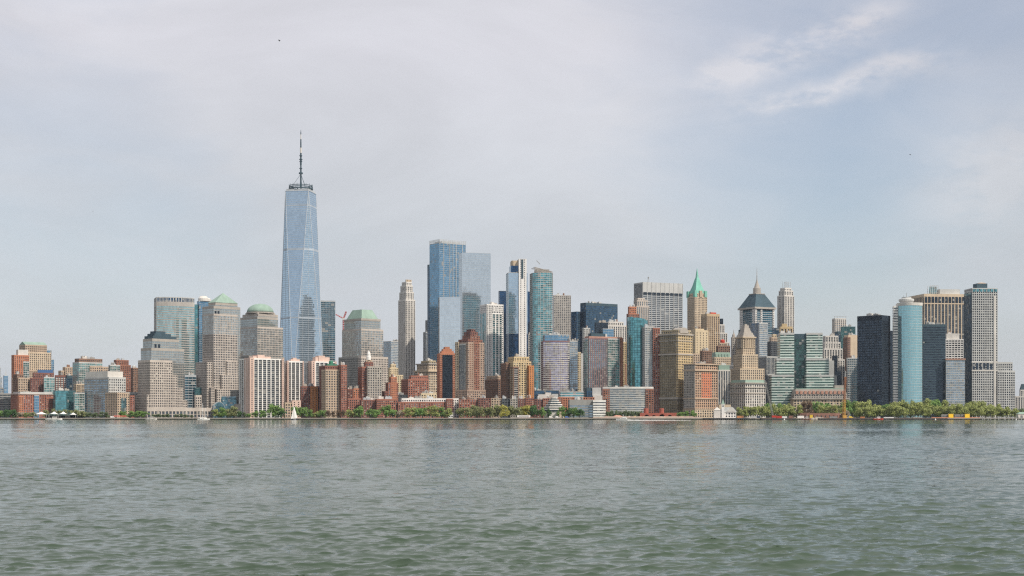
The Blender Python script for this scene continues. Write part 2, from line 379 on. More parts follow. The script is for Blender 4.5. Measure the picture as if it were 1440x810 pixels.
style('classicalpier', 'offwhite', 'dark', fh=4.0, bw=3.4, pf=.5, sf=.25, sp='dgrey', e=.4, ph=2)
style('colonnade', 'stone', 'black', fh=14, bw=4.6, pf=.35, sf=.1, e=.2, rec=1.2, ph=2)
style('balcony', 'beige', 'dark', fh=3.1, bw=9, pf=.12, sf=.38, sp='beige', e=.02, rec=1.3, ph=2)
style('dkbalcony', 'brown', 'dark', fh=3.1, bw=8, pf=.25, sf=.35, sp='stone', e=.02, rec=1.3, ph=2)
style('brickribbon', 'lgrey', 'grey', fh=3.1, bw=60, pf=0, sf=.42, rec=.5, ph=2, gk=dict(blinds=.3))
style('stripes7', 'steel', 'darkteal', fh=4.0, bw=6, pf=.05, sf=.25, rec=.2, e=.05, ph=3, gk=dict(var=.4, blinds=.03))
style('lowdark', 'dgrey', 'dark', fh=3.6, bw=4, pf=.3, sf=.4, ph=1)
style('whitehallteal', 'lgrey', 'dgreen', fh=4.0, bw=60, pf=0, sf=.52, sp='aquapanel', rec=.35, ph=3)
style('maroonpier', 'dbrick', 'grey', fh=3.1, bw=4.6, pf=.4, sf=.45, sp='offwhite', e=.25, ph=3)
style('greyoffice', 'lgrey', 'dark', fh=3.7, bw=4.2, pf=.55, sf=.5, ph=3)
style('goldtop', 'lgrey', 'darkblue', fh=5, bw=3.2, pf=.35, sf=.05, e=.2, rec=.5, ph=1.4)
style('colonpink', 'pink', 'dark', fh=6, bw=5, pf=.3, sf=.15, rec=.6, ph=5)
style('spine', 'whitec', 'dark', fh=3.8, bw=7, pf=.78, sf=.5, rec=.3, ph=1)
style('glassteal', 'lgrey', 'teal', fh=3.2, bw=4.5, pf=.1, sf=.18, rec=.4, e=.02, ph=1, gk=dict(var=.5, blinds=.05))
style('scatter', 'concrete', 'dark', fh=3.1, bw=3.4, pf=.5, sf=.45, ph=2, gk=dict(blinds=.45))
style('whiteband', 'whitec', 'dark', fh=3.9, bw=60, pf=0, sf=.6, rec=.4, ph=3)
style('greygrid', 'lgrey', 'grey', fh=3.1, bw=4.0, pf=.2, sf=.35, rec=.5, gk=dict(blinds=.2))
style('cornerstone', 'tanbrick', 'dark', fh=3.6, bw=4.0, pf=.5, sf=.4, sp='tanbrick', ph=2)
style('netpunch', 'netred', 'dark', fh=3.6, bw=4.0, pf=.62, sf=.6, rec=.3, e=.03)
style('tanpier', 'ytan2', 'brown', fh=3.6, bw=4.4, pf=.5, sf=.3, sp='tan', e=.3, ph=5)
style('creamplain', 'cream', 'dark', fh=4.2, bw=6.5, pf=.75, sf=.6, ph=4)
style('tallcols', 'beige', 'black', fh=13.5, bw=3.0, pf=.35, sf=.06, e=.2, rec=1.0)
style('classicalbig', 'offwhite', 'dark', fh=3.9, bw=4.2, pf=.52, sf=.42, sp='stone', e=.1, rec=.6, ph=3)
style('darkgrid', 'dgrey', 'dark', fh=3.4, bw=2.8, pf=.4, sf=.4)
style('curtaintealdark', 'slate', 'dgreen', fh=4.0, bw=4, pf=.08, sf=.2, rec=.2, e=.05, ph=8, gk=dict(var=.5, blinds=.06))
style('aquacurve', 'aqua', 'aqua', fh=3.9, bw=2.2, pf=.06, sf=.1, rec=.15, e=.04, ph=1, gk=dict(var=.06, blinds=0, tilt=.006, big=.2))
style('pierwall', 'whitec', 'dark', fh=4, bw=4, pf=.6, sf=.45, rec=.2)
style('fortwall', 'fort', 'dark', fh=3.5, bw=6, pf=.7, sf=.4, rec=.4)

style('hipped', 'slate', 'darkteal', fh=4.0, bw=5, pf=.06, sf=.25, sp='steel', rec=.2, e=.05, ph=3, gk=dict(var=.4, blinds=.05))

style('tanbrownpunch', 'tanbrown', 'dark', fh=3.1, bw=3.4, pf=.5, sf=.5, gk=dict(blinds=.25))
style('wfcstonedark', 'pink', 'dark', fh=3.7, bw=3.1, pf=.4, sf=.4, ph=3)
# ================================================================== the city, from the north end (photograph's left) to the south
B = building
B('curved_glass_tower', 'hazy blue curved glass tower cut by the picture edge', 4300, 20, [(-14,-8,3,530,'curtaingrey'),(-11,-7,1,516,'curtaingrey',dict(dy=12))], 'skyscraper', 0)
r,T = B('slender_tower', 'hazy slender blue tower with a tiny pointed top, far behind', 4200, 30, [(4.5,6,11.5,528,'curtainblue')], 'skyscraper', 0)
pyramid(T[0], 520, W('steel'), 3)
B('grey_office_block', 'low grey glass block with pale horizontal bands under the hazy blue towers', 2180, 12, [(-16,-8,16,553,'ribbongrey'),(-10,-6,5,545,'ribbongrey')], 'office block', 1)
r,T = B('gabled_tower', 'tall tan stone tower with a long green copper gable', 2420, 22, [(24,35,75,520,'tanpunch',dict(dy=-2,yb=570)),(25,35.5,72,495,'beigepunch'),(27,35.5,66,484.5,'tanpunch',dict(dy=4))], 'tower', 0)
t = T[-1]; p = rect(t, 0); z1, z2 = t.z1, zr(t, 480.5); ym = t.oy+t.D/2
MB().prism([p[0],p[1],p[2],p[3]], z1, z2, tpoly=[(p[0][0],ym-.5),(p[1][0],ym-.5),(p[2][0],ym+.5),(p[3][0],ym+.5)]).build('roof', W('copper'), r)
B('blue_slab_tower', 'thin blue glass slab standing behind the green gabled tower', 2560, 20, [(62,66,76,505,'curtainblue'),(62,66,72.5,492,'curtainblue',dict(dy=5))], 'tower', 0)
r,T = B('brick_tower', 'orange brick apartment tower with white mechanical box on top', 2230, 22, [(16,20,41,499,'obrickpunch')], 'apartment tower', 0)
sub(T[0], fr(T[0],.3,.98,.2,.9), T[0].z1, zr(T[0],491.5), W('offwhite'), 'mechanical_box')
facade(r, fr(T[0],.6,1.001,-.05,.3), 0, zat(508,2230)-GZ, 'glassgreen', ('bay_frame','bay_glazing'))
r,T = B('blue_topped_block', 'red brick block with a flat blue box on its roof', 2200, 10, [(46,47,76,524,'dbrickpunch')], 'apartment block', 0)
sub(T[0], fr(T[0],.22,.95,.05,.8), T[0].z1, zr(T[0],520), wallm('bluebox_wall',(.06,.14,.30)), 'roof_box')
B('tan_brick_block', 'tan and grey apartment block with balconies below the orange brick tower', 2150, 24, [(17,26,42,531,'tanpunch'),(18,24,33,526,'brownpunch')], 'apartment block')
B('brick_apartment', 'dark red brick apartment block with pale blue bay under a white roof', 2155, 12, [(42,43,62,531,'dbrickpunch'),(61.5,62,77,530,'glassgreen',dict(dy=-3))], 'apartment block')
r,T = B('riverside_brick_block', 'long low red brick block behind the white tents', 2060, 26, [(15,26,75,553.5,'brickpunch')], 'apartment block', 1)
t=T[0]; facade(r, fr(t,.0,.13,-.04,.2), 0, t.z1-3, 'obrickpunch', ('corner_bay','corner_glazing'))
facade(r, fr(t,.44,.58,-.04,.2), 0, t.z1-2, 'curtainblue', ('glass_bay','bay_glazing'))
facade(r, fr(t,.78,1.001,-.05,.3), 0, t.z1-5, 'brickpunch2', ('end_bay','end_glazing'))
sub(t, fr(t,.05,.98,.02,.9), t.z1, t.z1+2.6, W('aqua'), 'attic_storey'); band(t, t.z1-.9, t.z1-.2, W('offwhite'), .9)
B('maroon_pier_block', 'maroon block with pale vertical window strips', 2260, 10, [(77,78,93,527.5,'maroonpier')], 'apartment block', 1)
B('navy_glass_block', 'dark navy glass building squeezed beside the banded tower', 2300, 20, [(92,94,104,528,'curtaindark')], 'office block', 1)
B('tan_stepped_block', 'plain tan block rising behind the navy glass building', 2420, 25, [(82,86,104,521,'tanpunch'),(88,92,104,516,'tanpunch')], 'building', 1)
r,T = B('banded_glass_tower', 'pale banded glass apartment tower with a grey brown top storey', 2240, 26, [(102,111,144,509,'glassgreen'),(105,111,144,504,'brownpunch',dict(dy=2))], 'apartment tower', 3)
facade(r, fr(T[0],.45,1.003,-.05,.3), 0, T[0].z1-6, 'tanpunch', ('stone_bay','bay_glazing'))
B('pale_balcony_block', 'pale stone flats with stacked white balconies beside the teal glass hall', 2140, 20, [(104,107,121,540,'balcony')], 'apartment block', 1)
r,T = B('teal_glass_hall', 'teal glass box of an office by the white tents', 2080, 24, [(75,78,106,549,'curtainteal',dict(bulge=3)),(104,105,119,552,'glassgreen')], 'office block', 1)
B('far_tan_block', 'small plain tan block between the banded tower and the red brown tower', 2480, 20, [(140,143,153,515.5,'tanpunch')], 'building', 0)
r,T = B('ferry_office_block', 'grey riverside office with glass left face, white roof box', 2070, 42, [(119,153,177,530,'greyoffice'),(161,165,182,552,'tanpunch',dict(dy=-12,D=25))], 'office block', 0)
t=T[0]; facade(r, [(t.ox-.8,t.oy+.5),(t.ox+.4,t.oy+.5),(t.ox+.4,t.oy+t.D),(t.ox-.8,t.oy+t.D)], 0, t.z1-2, 'ribbongrey', ('side_frame','side_glazing'))
sub(t, fr(t,-.0,.9,.05,.95), t.z1, zr(t,522.5), W('offwhite'), 'mechanical_box')
t=T[1]; sub(t, fr(t,.3,.7,-.04,.2), 8, t.z1-8, G('lteal'), 'bay_window')
r,T = B('red_brown_tower', 'red brown brick tower with a striped box on top', 2320, 26, [(158,164,184,513,'rbrownpunch'),(160,163,181,506,'rbrownpunch',dict(dy=5))], 'apartment tower', 1)
B('glass_corner_block', 'green glass box peeking over the white roof box', 2260, 20, [(152.5,155,169,513,'glassgreen')], 'office block', 1)
B('grey_brown_slab', 'grey brown slab tower beside the red brown tower', 2400, 30, [(183,187,194,517,'brownpunch')], 'apartment tower', 1)
r,T = B('white_slab_annex', 'low block under a wide white slab roof beside the dark stone tower base', 2120, 10, [(177,178,193,552,'lowdark')], 'building', 0)
band(T[0], T[0].z1-3, T[0].z1+.5, W('lgrey'), 2, 'roof_slab')
B('red_corner_block', 'narrow red brick block half hidden next to the grey riverside office', 2085, 20, [(181,183,189,556,'brickpunch')], 'building', 0)
# the stepped stone and glass group
r,T = B('stepped_office_tower', 'pink stone office tower with dark stepped louvred top, lowest of its family', 2090, 32,
 [(194,211,242.5,506,'wfcstone'),(189,206.5,216,555,'wfcstone',dict(dy=-3,ph=.8)),(242,242.3,249.5,527,'wfcstone',dict(flush=0,D=40,ph=1)),(249,249.3,257,545,'wfcstone',dict(flush=0,D=34,ph=1)),(256,256.6,263.5,563,'wfcstone',dict(flush=0,D=28,ph=1)),
  (198,213,259,489,'wfctop',dict(dy=9)),(201,214,252,476,'wfctop',dict(dy=12))], 'office tower', 0)
for k,(f,y0,y1) in enumerate(((.04,476,472),(.12,472,468.5),(.2,468.5,465))):
    t=T[-1]; sub(t, fr(t,f,1-f*2.2,f,1-f), zat(y0,t.Y)-GZ, zat(y1,t.Y)-GZ, W('slate'), 'louvred_step')
for u in (.09,.22):
    t=T[-1]; facade(r, fr(t,u,u+.07,-.01,.03), t.z1-26, t.z1-8, 'curtainblack', ('slot_frame','slot_glazing'), ph=.5)
r,T = B('curved_glass_office_tower', 'tall office tower with bowed pale front and bands of windows', 2480, 6, [(219,220,273.5,424,'goldman',dict(bulge=9,D=40,ph=8)),(219,220,273.5,417.5,'goldtop',dict(bulge=9,D=40,dy=.6))], 'office tower', 0)
r,T = B('teal_glass_tower', 'teal glass tower topped by white round cooling plant', 2560, 20, [(270,273,300,428,'curtainteal'),(277,280,300,423,'curtainblue')], 'office tower', 0)
t=T[1]; MB().lathe(t.ox+t.W*.35,t.oy+t.D*.4,[(9,t.z1),(9,t.z1+5),(6,t.z1+9)],16).lathe(t.ox+t.W*.65,t.oy+t.D*.4,[(6,t.z1),(6,t.z1+4),(3,t.z1+6)],12).build('cooling_plant', W('offwhite'), r)
r,T = B('pyramid_roof_tower', 'granite and glass tower with green copper pyramid roof', 2230, 32,
 [(285.5,300.5,334,470,'wfcstonedark',dict(ph=.6)),(279,291,301,509,'wfcstone',dict(dy=-5,D=34,ph=1)),(296,297,302,545,'wfcstone',dict(dy=-7,D=10,ph=1)),(318,319,334.5,508,'wfcstone',dict(flush=3,D=24,ph=1)),(311,312,334.5,527,'wfcstone',dict(flush=5,D=24,ph=1)),(304,305,334.5,547,'wfcstone',dict(flush=7,D=24,ph=1)),
  (285,300.5,334,441,'wfcmid',dict(dy=3)),(284.5,300.5,338,430,'wfctop',dict(dy=5)),(293,303,334,425,'wfctop',dict(dy=9,yb=440))], 'office tower', 0)
pyramid(T[-1], 411, W('copper'), -.5)
t=T[7]
for u in (.04,.15): facade(r, fr(t,u,u+.06,-.01,.03), t.z1-28, t.z1-8, 'curtainblack', ('slot_frame','slot_glazing'), ph=.5)
r,T = B('domed_office_tower', 'grey granite and glass tower with green copper dome', 2340, 36,
 [(330,350,400,500,'wfcgrey'),(334,362,398,459,'wfcmid',dict(dy=5)),(334.5,362,391,445,'wfctop',dict(dy=8)),(341,363,391,441,'wfctop',dict(dy=10)),(345,362,387,439,'wfctop',dict(dy=14,yb=450))], 'office tower', 0)
t=T[-1]; cx,cy=t.ox+t.W/2,t.oy+t.D/2; rr=18.5*t.Y/F*1.02; H=zr(t,427.5)-t.z1
MB().lathe(cx,cy,[(rr*1.04,t.z1-1),(rr*1.04,t.z1+1.2),(rr,t.z1+1.3)],32).build('drum', W('stone'), r)
MB().lathe(cx,cy,[(rr*math.cos(q*math.pi/20),t.z1+1.3+H*math.sin(q*math.pi/20)) for q in range(10)],32).build('dome', W('copper'), r, smooth=True)
t=T[3]
for u in (.04,.18): facade(r, fr(t,u,u+.08,-.01,.03), t.z1-26, t.z1-8, 'curtainblack', ('slot_frame','slot_glazing'), ph=.5)
B('teal_low_rise', 'teal glass mid-rise with white bands between the stepped tower and the pyramid roofed tower', 2230, 12, [(258,260,276,527.5,'stripes7'),(272,274,284,545,'curtainteal')], 'office block', 1)
B('small_stone_block', 'small square pink stone block with twelve windows below the teal tower', 2110, 15, [(273,275,283.5,555.5,'wfcstone')], 'building', 0)
r,T = B('harbour_pavilion', 'long low tan stone gallery on the quay under the stepped tower', 2050, 6, [(206,207,297,573.5,'colonpink',dict(D=20))], 'pavilion', 0)
# winter garden: stepped glass barrel vaults
wg = empty('glass_vault_hall', (tx(302)*2070, 2070, GZ), R(18)); tag(wg, 'barrel vaulted dark glass hall at the foot of the pyramid roofed tower', 'glass hall')
def vault(x0,x1,y0,y1,h,r,nm,n=14):
    m=MB(); cx=(x0+x1)/2; w=(x1-x0)/2; prev=None
    pts=[(x0,0)]+[(cx-w*math.cos(math.pi*k/n), h+r*math.sin(math.pi*k/n)) for k in range(n+1)]+[(x1,0)]
    for a,b in zip(pts,pts[1:]): m.face([(a[0],y0,a[1]),(a[0],y1,a[1]),(b[0],y1,b[1]),(b[0],y0,b[1])][::-1])
    m.face([(p[0],y0,p[1]) for p in pts][::-1]); m.face([(p[0],y1,p[1]) for p in pts])
    m.build(nm, glassm('vault_glass',(.10,.20,.24),.75,cell=(2,2,2),var=.4), wg)
    rb=MB()
    for k in range(int((y1-y0)/6)+1):
        y=y0+k*6-.02
        for a,b in zip(pts,pts[1:]): rb.tube((a[0],y,a[1]),(b[0],y,b[1]),.28,n=4)
    rb.build('rib', W('steel'), wg)
vault(-2,15,0,22,8,8,'arched_front')
def vault2():
    m=MB(); n=16; x0,x1=13,33; yc=25; w=12; pts=[(yc-w,0)]+[(yc-w*math.cos(math.pi*k/n),10+w*math.sin(math.pi*k/n)) for k in range(n+1)]+[(yc+w,0)]
    for a,b in zip(pts,pts[1:]): m.face([(x0,a[0],a[1]),(x1,a[0],a[1]),(x1,b[0],b[1]),(x0,b[0],b[1])])
    m.face([(x0,p[0],p[1]) for p in pts][::-1]); m.face([(x1,p[0],p[1]) for p in pts])
    m.build('barrel_vault', glassm('vault_glass',(.10,.20,.24),.75,cell=(2,2,2),var=.4), wg)
vault2()
MB().box(-8,34,30,44,0,9).box(30,42,6,40,0,14).build('stone_wing', W('stone'), wg)
wg.scale=(1,1,1.45)
B('grey_stepped_wing', 'grey stone stepped wing right of the glass vault', 2110, 30, [(324,334,345,548,'wfcgrey'),(322,330,345,560,'wfcgrey',dict(dy=-8))], 'building', 0)
# pink slab towers
def gateway(label, Y, xl, xc, xr, yt, m0, m1, my, sx=.12):
    r,T = B('slab_apartment_tower', label, Y, 24, [(xl,xc,xr,yt,'gateway')], 'apartment tower', 0, 'pink and white slab towers on the river front')
    t=T[0]
    facade(r, fr(t,-.001,sx,-.03,.5), 0, t.z1+.6, 'gatewayside', ('end_pier','pier_glazing'))
    facade(r, fr(t,.94,1.001,-.03,.5), 0, t.z1+.4, 'gatewayside', ('end_pier','pier_glazing'))
    MB().prism(fr(t,m0,m1,.2,.7), t.z1, zr(t,my)).prism(fr(t,m0-.12,m1+.2,.25,.65), t.z1, zr(t,my+2)).build('lift_housing', W('pinkpale'), r)
    return r,T
gateway('widest pink and white slab tower, left of the 2 behind the small white sailboat', 2060, 336, 351, 399, 503.5, .3, .5, 499)
r,T = gateway('pink and white slab tower with shrubs on its roof, behind the small white sailboat', 2110, 399, 404, 427, 507.5, .4, .62, 503, .1)
gateway('pink and white slab tower rising half hidden behind the dark brick flats', 2150, 428, 438, 473, 508, .35, .6, 500, .14)
B('pink_annex', 'low pink annex at the foot of the slab tower by the sailboat', 2035, 15, [(399,401,423,566,'tanpunch'),(409,411,423,563,'gatewayside',dict(dy=3))], 'annex', 0)
# ------------------------------------------------------------------ the tallest tower: square base, square top turned 45 degrees
def tallest():
    Y=2650; a=R(26)-math.atan(tx(412)); root=empty('spired_skyscraper',(tx(412)*Y,Y,GZ),a)
    tag(root,'tallest tower of all, tapering blue glass with long mast','skyscraper')
    s=64.0; zb=57.0; zt=zat(268.5,Y+25)-GZ; c=s/2
    base=[(0,0),(s,0),(s,s),(0,s)]; top=[(c,0),(s,c),(c,s),(0,c)]
    def oct_at(z):
        u=(z-zb)/(zt-zb); out=[]
        for i in range(4):
            t_=Vector(top[i]); out += [tuple(Vector(base[i]).lerp(t_,u)), tuple(Vector(base[(i+1)%4]).lerp(t_,u))]
        return out
    # on an antiprism the section at u is an octagon: each base corner splits into two points sliding to the two neighbouring top corners
    m=MB(); b=[(*p,zb) for p in base]; t=[(*p,zt) for p in top]
    m.v=b+t; 
    for i in range(4):
        j=(i+1)%4; m.f.append((i,j,4+i)); m.m.append(0); m.f.append((j,4+j,4+i)); m.m.append(0)
    m.f.append((4,5,6,7)); m.m.append(0)
    m.build('glazing', glassm('spire_tower_glass',(.40,.54,.66),.85,.05,(3,3,4.1),.10,.012,0,.12), root)
    w=MB(); 
    for k in range(1,92):
        z=zb+(zt-zb)*k/92; o=oct_at(z); w.prism(inset(o,-.06),z-.35,z+.35)
    for zz in (.925,.70,.35):
        z=zb+(zt-zb)*zz; w.prism(inset(oct_at(z),-.08),z-1.5,z+1.5)
    w.build('floor_band', wallm('spire_tower_band',(.40,.46,.52),.4), root)
    e=MB()
    for i in range(4):
        j=(i+1)%4; e.tube(b[i],t[i],.55,n=5); e.tube(b[j],t[i],.55,n=5)
    for i in range(4): e.tube(t[i],t[(i+1)%4],1.0,n=5)
    e.build('edge_trim', wallm('edge_steel',(.52,.57,.62),.3), root)
    facade(root,base,0,zb-.5,'curtainpale',('podium','podium_glazing'))
    MB().prism(inset(top,1.2),zt-1,zt+4).build('parapet', W('steel'), root)
    mu=MB()
    for i in range(4):   # vertical steel mullions up each broad triangle
        for q in (.3,.5,.7):
            p0=Vector(base[i]).lerp(Vector(base[(i+1)%4]),q); u=min(q,1-q)*2*.98; z=zb+(zt-zb)*u
            tp=Vector(top[i])
            # face plane is vertical-ish: section edge at height z lies on the line base->top
            e0=Vector(base[i]).lerp(tp,u); e1=Vector(base[(i+1)%4]).lerp(tp,u); pt=e0.lerp(e1,q)
            mu.tube((p0.x,p0.y,zb),(p0.x,p0.y,zb+(zt-zb)*u*.99),.22,n=4)
    mu.build('mullion', W('steel'), root)
    cx=cy=c; z0=zt+3
    rg=MB(); zc=zat(264.5,Y+32)-GZ
    R1=22
    for (z,rr,th) in ((zc-3,R1*.86,1.0),(zc,R1,1.3),(zc+3,R1,.9),(zc+6,R1*.95,.8)):
        for k in range(32):
            a0,a1=2*math.pi*k/32,2*math.pi*(k+1)/32
            rg.tube((cx+rr*math.cos(a0),cy+rr*math.sin(a0),z),(cx+rr*math.cos(a1),cy+rr*math.sin(a1),z),th,n=4)
    for k in range(16):
        a0=2*math.pi*k/16; rg.tube((cx+R1*math.cos(a0),cy+R1*math.sin(a0),zc-3),(cx+R1*math.cos(a0),cy+R1*math.sin(a0),zc+9),.35,n=4)
        rg.tube((cx,cy,zc-4),(cx+R1*math.cos(a0),cy+R1*math.sin(a0),zc-1),.5,n=4)
    rg.build('antenna_ring', W('slate'), root)
    zz=lambda py: zat(py,Y+32)-GZ
    sp=MB(); segs=[(266,255,1.9),(255,243,1.7),(243,241,4.2),(241,230,1.6),(230,223,1.9),(223,222,3.4),(222,213,1.7),(213,205,1.5)]
    for a0,b0,r_ in segs: sp.tube((cx,cy,zz(a0)),(cx,cy,zz(b0)),r_,r_*.92,8)
    for k in range(3):
        an=2*math.pi*k/3+.5; sp.tube((cx+R1*.8*math.cos(an),cy+R1*.8*math.sin(an),zz(262)),(cx,cy,zz(243)),.28,n=4)
    for a0 in (226,218,236): sp.lathe(cx,cy,[(.5,zz(a0)),(2.9,zz(a0)+.2),(2.9,zz(a0)+1.6),(.5,zz(a0)+1.8)],8)
    sp.tube((cx,cy,zz(205)),(cx,cy,zz(194)),1.4,1.2,8)
    ms=sp.build('mast', W('slate'), root)
    MB().tube((cx,cy,zz(213.5)),(cx,cy,zz(206)),1.75,1.6,8).tube((cx,cy,zz(194)),(cx,cy,zz(186.5)),1.0,.7,8).build('white_section', W('offwhite'), ms)
    MB().tube((cx,cy,zz(187)),(cx,cy,zz(180.5)),1.1,.2,6).build('tip', W('slate'), ms)
    BUILT.append(('spired_skyscraper','tallest tower',394,452,Y,[]))
tallest()
B('blue_office_tower', 'flat roofed blue glass tower standing close right of the tallest tower', 2800, 4, [(449.5,450,471.5,422.5,'stripes7')], 'office tower', 0)
cr=empty('tower_crane',(tx(483)*2500,2500,GZ)); tag(cr,'red tower crane rising behind the glass tower with the flat copper roof','crane')
def lattice(p,q,w,m,seg=4,r=.18):
    p=Vector(p);q=Vector(q);d=(q-p);L=d.length;d/=L;u=d.orthogonal().normalized();v=d.cross(u);n=max(2,int(L/seg))
    cs=[(u+v)*w/2,(u-v)*w/2,(-u-v)*w/2,(-u+v)*w/2]
    for c in cs: m.tube(p+c,q+c,r,n=4)
    for k in range(n):
        a=p+d*(L*k/n);b=p+d*(L*(k+1)/n)
        for i in range(4): m.tube(a+cs[i],b+cs[(i+1)%4],r*.7,n=3)
    return m
zz=lambda py,Y: zat(py,Y)-GZ
lattice((0,0,0),(0,0,zz(448,2500)),2.2,MB(),4,.3).build('mast',W('redpaint'),cr)
lattice((0,0,zz(448,2500)),(5,0,zz(438,2500)),1.8,MB(),3,.28).build('jib',W('redpaint'),cr)
lattice((0,0,zz(448,2500)),(-14,4,zz(442,2500)),1.2,MB(),3,.2).build('counter_jib',W('redpaint'),cr)
MB().box(-1.8,1.8,-1.8,1.8,zz(450,2500),zz(447,2500)).build('cab',W('offwhite'),cr)
r,T=B('copper_mansard_tower','granite and glass tower with flattened green copper roof', 2290, 36,
 [(476,508,545,501,'wfcgrey'),(481,508,539,462,'wfcmid',dict(dy=6)),(484,508,535,447.5,'wfctop',dict(dy=10))],'office tower',0)
t=T[-1]; frustum(t,435.5,.62,W('copper'),2.5); band(t,t.z1-3,t.z1,W('stone'),.4)
t=T[0]; facade(r,[(t.ox-.6,t.oy-.6),(t.ox+t.W+.6,t.oy-.6),(t.ox+t.W+.6,t.oy+8),(t.ox-.6,t.oy+8)],0,t.z1,'wfcstone',('front_wall','front_glazing'))
# brick river front
B('dark_brick_row','dark red brick flats with one orange pier right of the pink annex', 2080, 14, [(422,424,450,543,'dbrickpunch'),(437,438,447,543.5,'orangepunch',dict(dy=-2,D=12))],'apartment block')
r,T=B('brick_corner_tower','tan fronted apartment tower with red brick corners and green roof tank', 2050, 18, [(449,457,488,514,'dbrickpunch'),(457,458,479.5,519.5,'tanpunch',dict(dy=-5,D=20)),(479,480,488,513,'brickpunch2',dict(dy=-3,D=20))],'apartment tower',1)
t=T[0]; MB().lathe(t.ox+t.W*.35,t.oy+8,[(3.2,t.z1),(3.2,t.z1+6),(2.4,t.z1+7.5)],12).box(t.ox+t.W*.15,t.ox+t.W*.6,t.oy+4,t.oy+14,t.z1,t.z1+2.4).build('roof_tank',W('greenp'),r)
B('dark_brick_infill','low dark red brick block left of the orange brick block with balconies', 2110, 20, [(487,489,499,547,'dbrickpunch')],'apartment block')
r,T=B('orange_brick_block','orange brick block with open balconies between two brick towers', 2060, 10, [(487,489,508,560,'brickpunch2',dict(dy=-6)),(496,497,509,546,'obrickpunch')],'apartment block')
r,T=B('cupola_tower','red brick and grey apartment tower with white lantern on top', 2060, 14, [(508,509,518,515.5,'brickpunch2',dict(D=25)),(516,517,537,515,'stonepunch',dict(dy=-4,D=25)),(512,514,525,509,'dbrickpunch',dict(dy=6)),(514,515,523,506,'tanpunch',dict(dy=8))],'apartment tower',0)
t=T[3]; cx,cy=t.ox+t.W*.5,t.oy+t.D*.45
MB().lathe(cx,cy,[(3.4,t.z1),(3.4,t.z1+5),(2.6,t.z1+6),(2.6,t.z1+9),(.2,t.z1+14)],10).build('lantern',W('whitec'),r)
MB().lathe(cx,cy,[(.3,t.z1+12),(.1,t.z1+16)],6).build('finial',W('whitec'),r)
B('dark_brick_row','long dark red brick row at the foot of the tower with white lantern', 2036, 8, [(507,508,530,562,'dbrickpunch',dict(D=18))],'row building')
B('bright_brick_row','bright red brick low row below the stepped brick building', 2030, 8, [(529,530,559,561,'brickpunch2',dict(D=18))],'row building')
r,T=B('stepped_brick_block','stepped red brick block with dark balconies before the cream stepped building', 2090, 24, [(536,541,560,550,'dbrickpunch'),(542,546,560,538,'brickpunch'),(547,550,558,530,'obrickpunch')],'apartment block',1)
B('cream_stepped_block','small cream stepped building with rounded top left of the tan needle tower', 2420, 22, [(545,548,567,527,'creampunch'),(545,548,560,517,'creampunch'),(548,550,557,512,'creampunch')],'building',1)
B('grey_glass_slab','grey glass office slab far behind, left of the tan needle tower', 3150, 40, [(539,550,575,479.5,'curtaingrey')],'office tower',1)
r,T=B('stone_needle_tower','slender pale limestone tower with notched crown, left of blue glass', 2540, 28,
 [(560,571,586,536,'deco',dict(dy=-4)),(560,570.6,584,421,'deco'),(561.5,571,582,410,'deco',dict(dy=4)),(563,571,580.5,401,'deco',dict(dy=8)),(565,571.5,579,396,'deco',dict(dy=11))],'skyscraper',0)
t=T[-1]
for u in (0,.27,.54,.81): sub(t,fr(t,u,u+.16,0,.2),t.z1,zat(393,t.Y)-GZ,W('beige'),'crown_pier')
B('low_dark_roofs','low dark roofed building behind the bright brick row', 2110, 10, [(553,555,573,555,'lowdark')],'building',2)
B('far_brown_roofs','distant brown roofs right of the limestone needle tower', 2900, 20, [(583,587,604,522,'brownpunch')],'building',2)
B('grey_rib_tower','thin grey ribbed tower at the left foot of the blue glass pair', 2900, 30, [(595,599,608,466.5,'ribs'),(598,601,608,450,'ribs')],'tower',0)
B('red_brick_block','wide red brick block with dark left side before the classical stone building', 2130, 22, [(564,574,603,533,'brickpunch'),(575,578,602,528,'brickpunch',dict(dy=3))],'apartment block',2)
r,T=B('classical_stone_block','ornate classical stone building with heavy cornice beside the black glass slab', 2350, 32, [(584,603,618,520,'classical'),(586,603,616,511,'classical',dict(dy=3)),(592,604,613,507,'olivepier',dict(dy=8))],'building',2)
band(T[0],T[0].z1-3,T[0].z1-.5,W('beige'),2.5); band(T[1],T[1].z1-1.5,T[1].z1+.3,W('stone'),1.5)
B('brown_roof_block','plain brown brick block behind the classical stone building', 2480, 12, [(600,606,621,509,'brownpunch')],'building',2)
r,T=B('brick_riverside_row','long orange brick row under pale top storeys', 2034, 5, [(558,560,637,565,'brickpunch',dict(D=20)),(563,565,645,560,'whitepunch',dict(dy=4,D=18))],'row building',3)
facade(r,fr(T[0],.88,1.0,-.2,.5),0,zat(560.5,2034)-GZ,'brickpunch2',('end_block','end_glazing'))
facade(r,fr(T[0],.91,.995,-.28,.1),0,7.5,'whitepunch',('porch','porch_glazing'),ph=1)
r,T=B('small_penthouse_block','small cream roof storeys rising above the long orange brick row', 2070, 8, [(590,592,614,553,'creampunch')],'building',2)
r,T=B('framed_glass_tower','slim orange brick tower framing a black glass face', 2190, 8, [(617.5,618.5,640,496.5,'obrickpunch',dict(D=32))],'office tower',0)
t=T[0]; facade(r,fr(t,.17,.84,-.02,.3),0,t.z1-3,'curtainblack',('glass_face','face_glazing'),ph=.6)
for (a0,b0,y0,y1) in ((.12,.92,496.5,493.5),(.22,.8,493.5,490.5),(.35,.66,490.5,487.5)): sub(t,fr(t,a0,b0,.05,.6),zat(y0,2190)-GZ,zat(y1,2190)-GZ,W('obrick'),'gable_step')
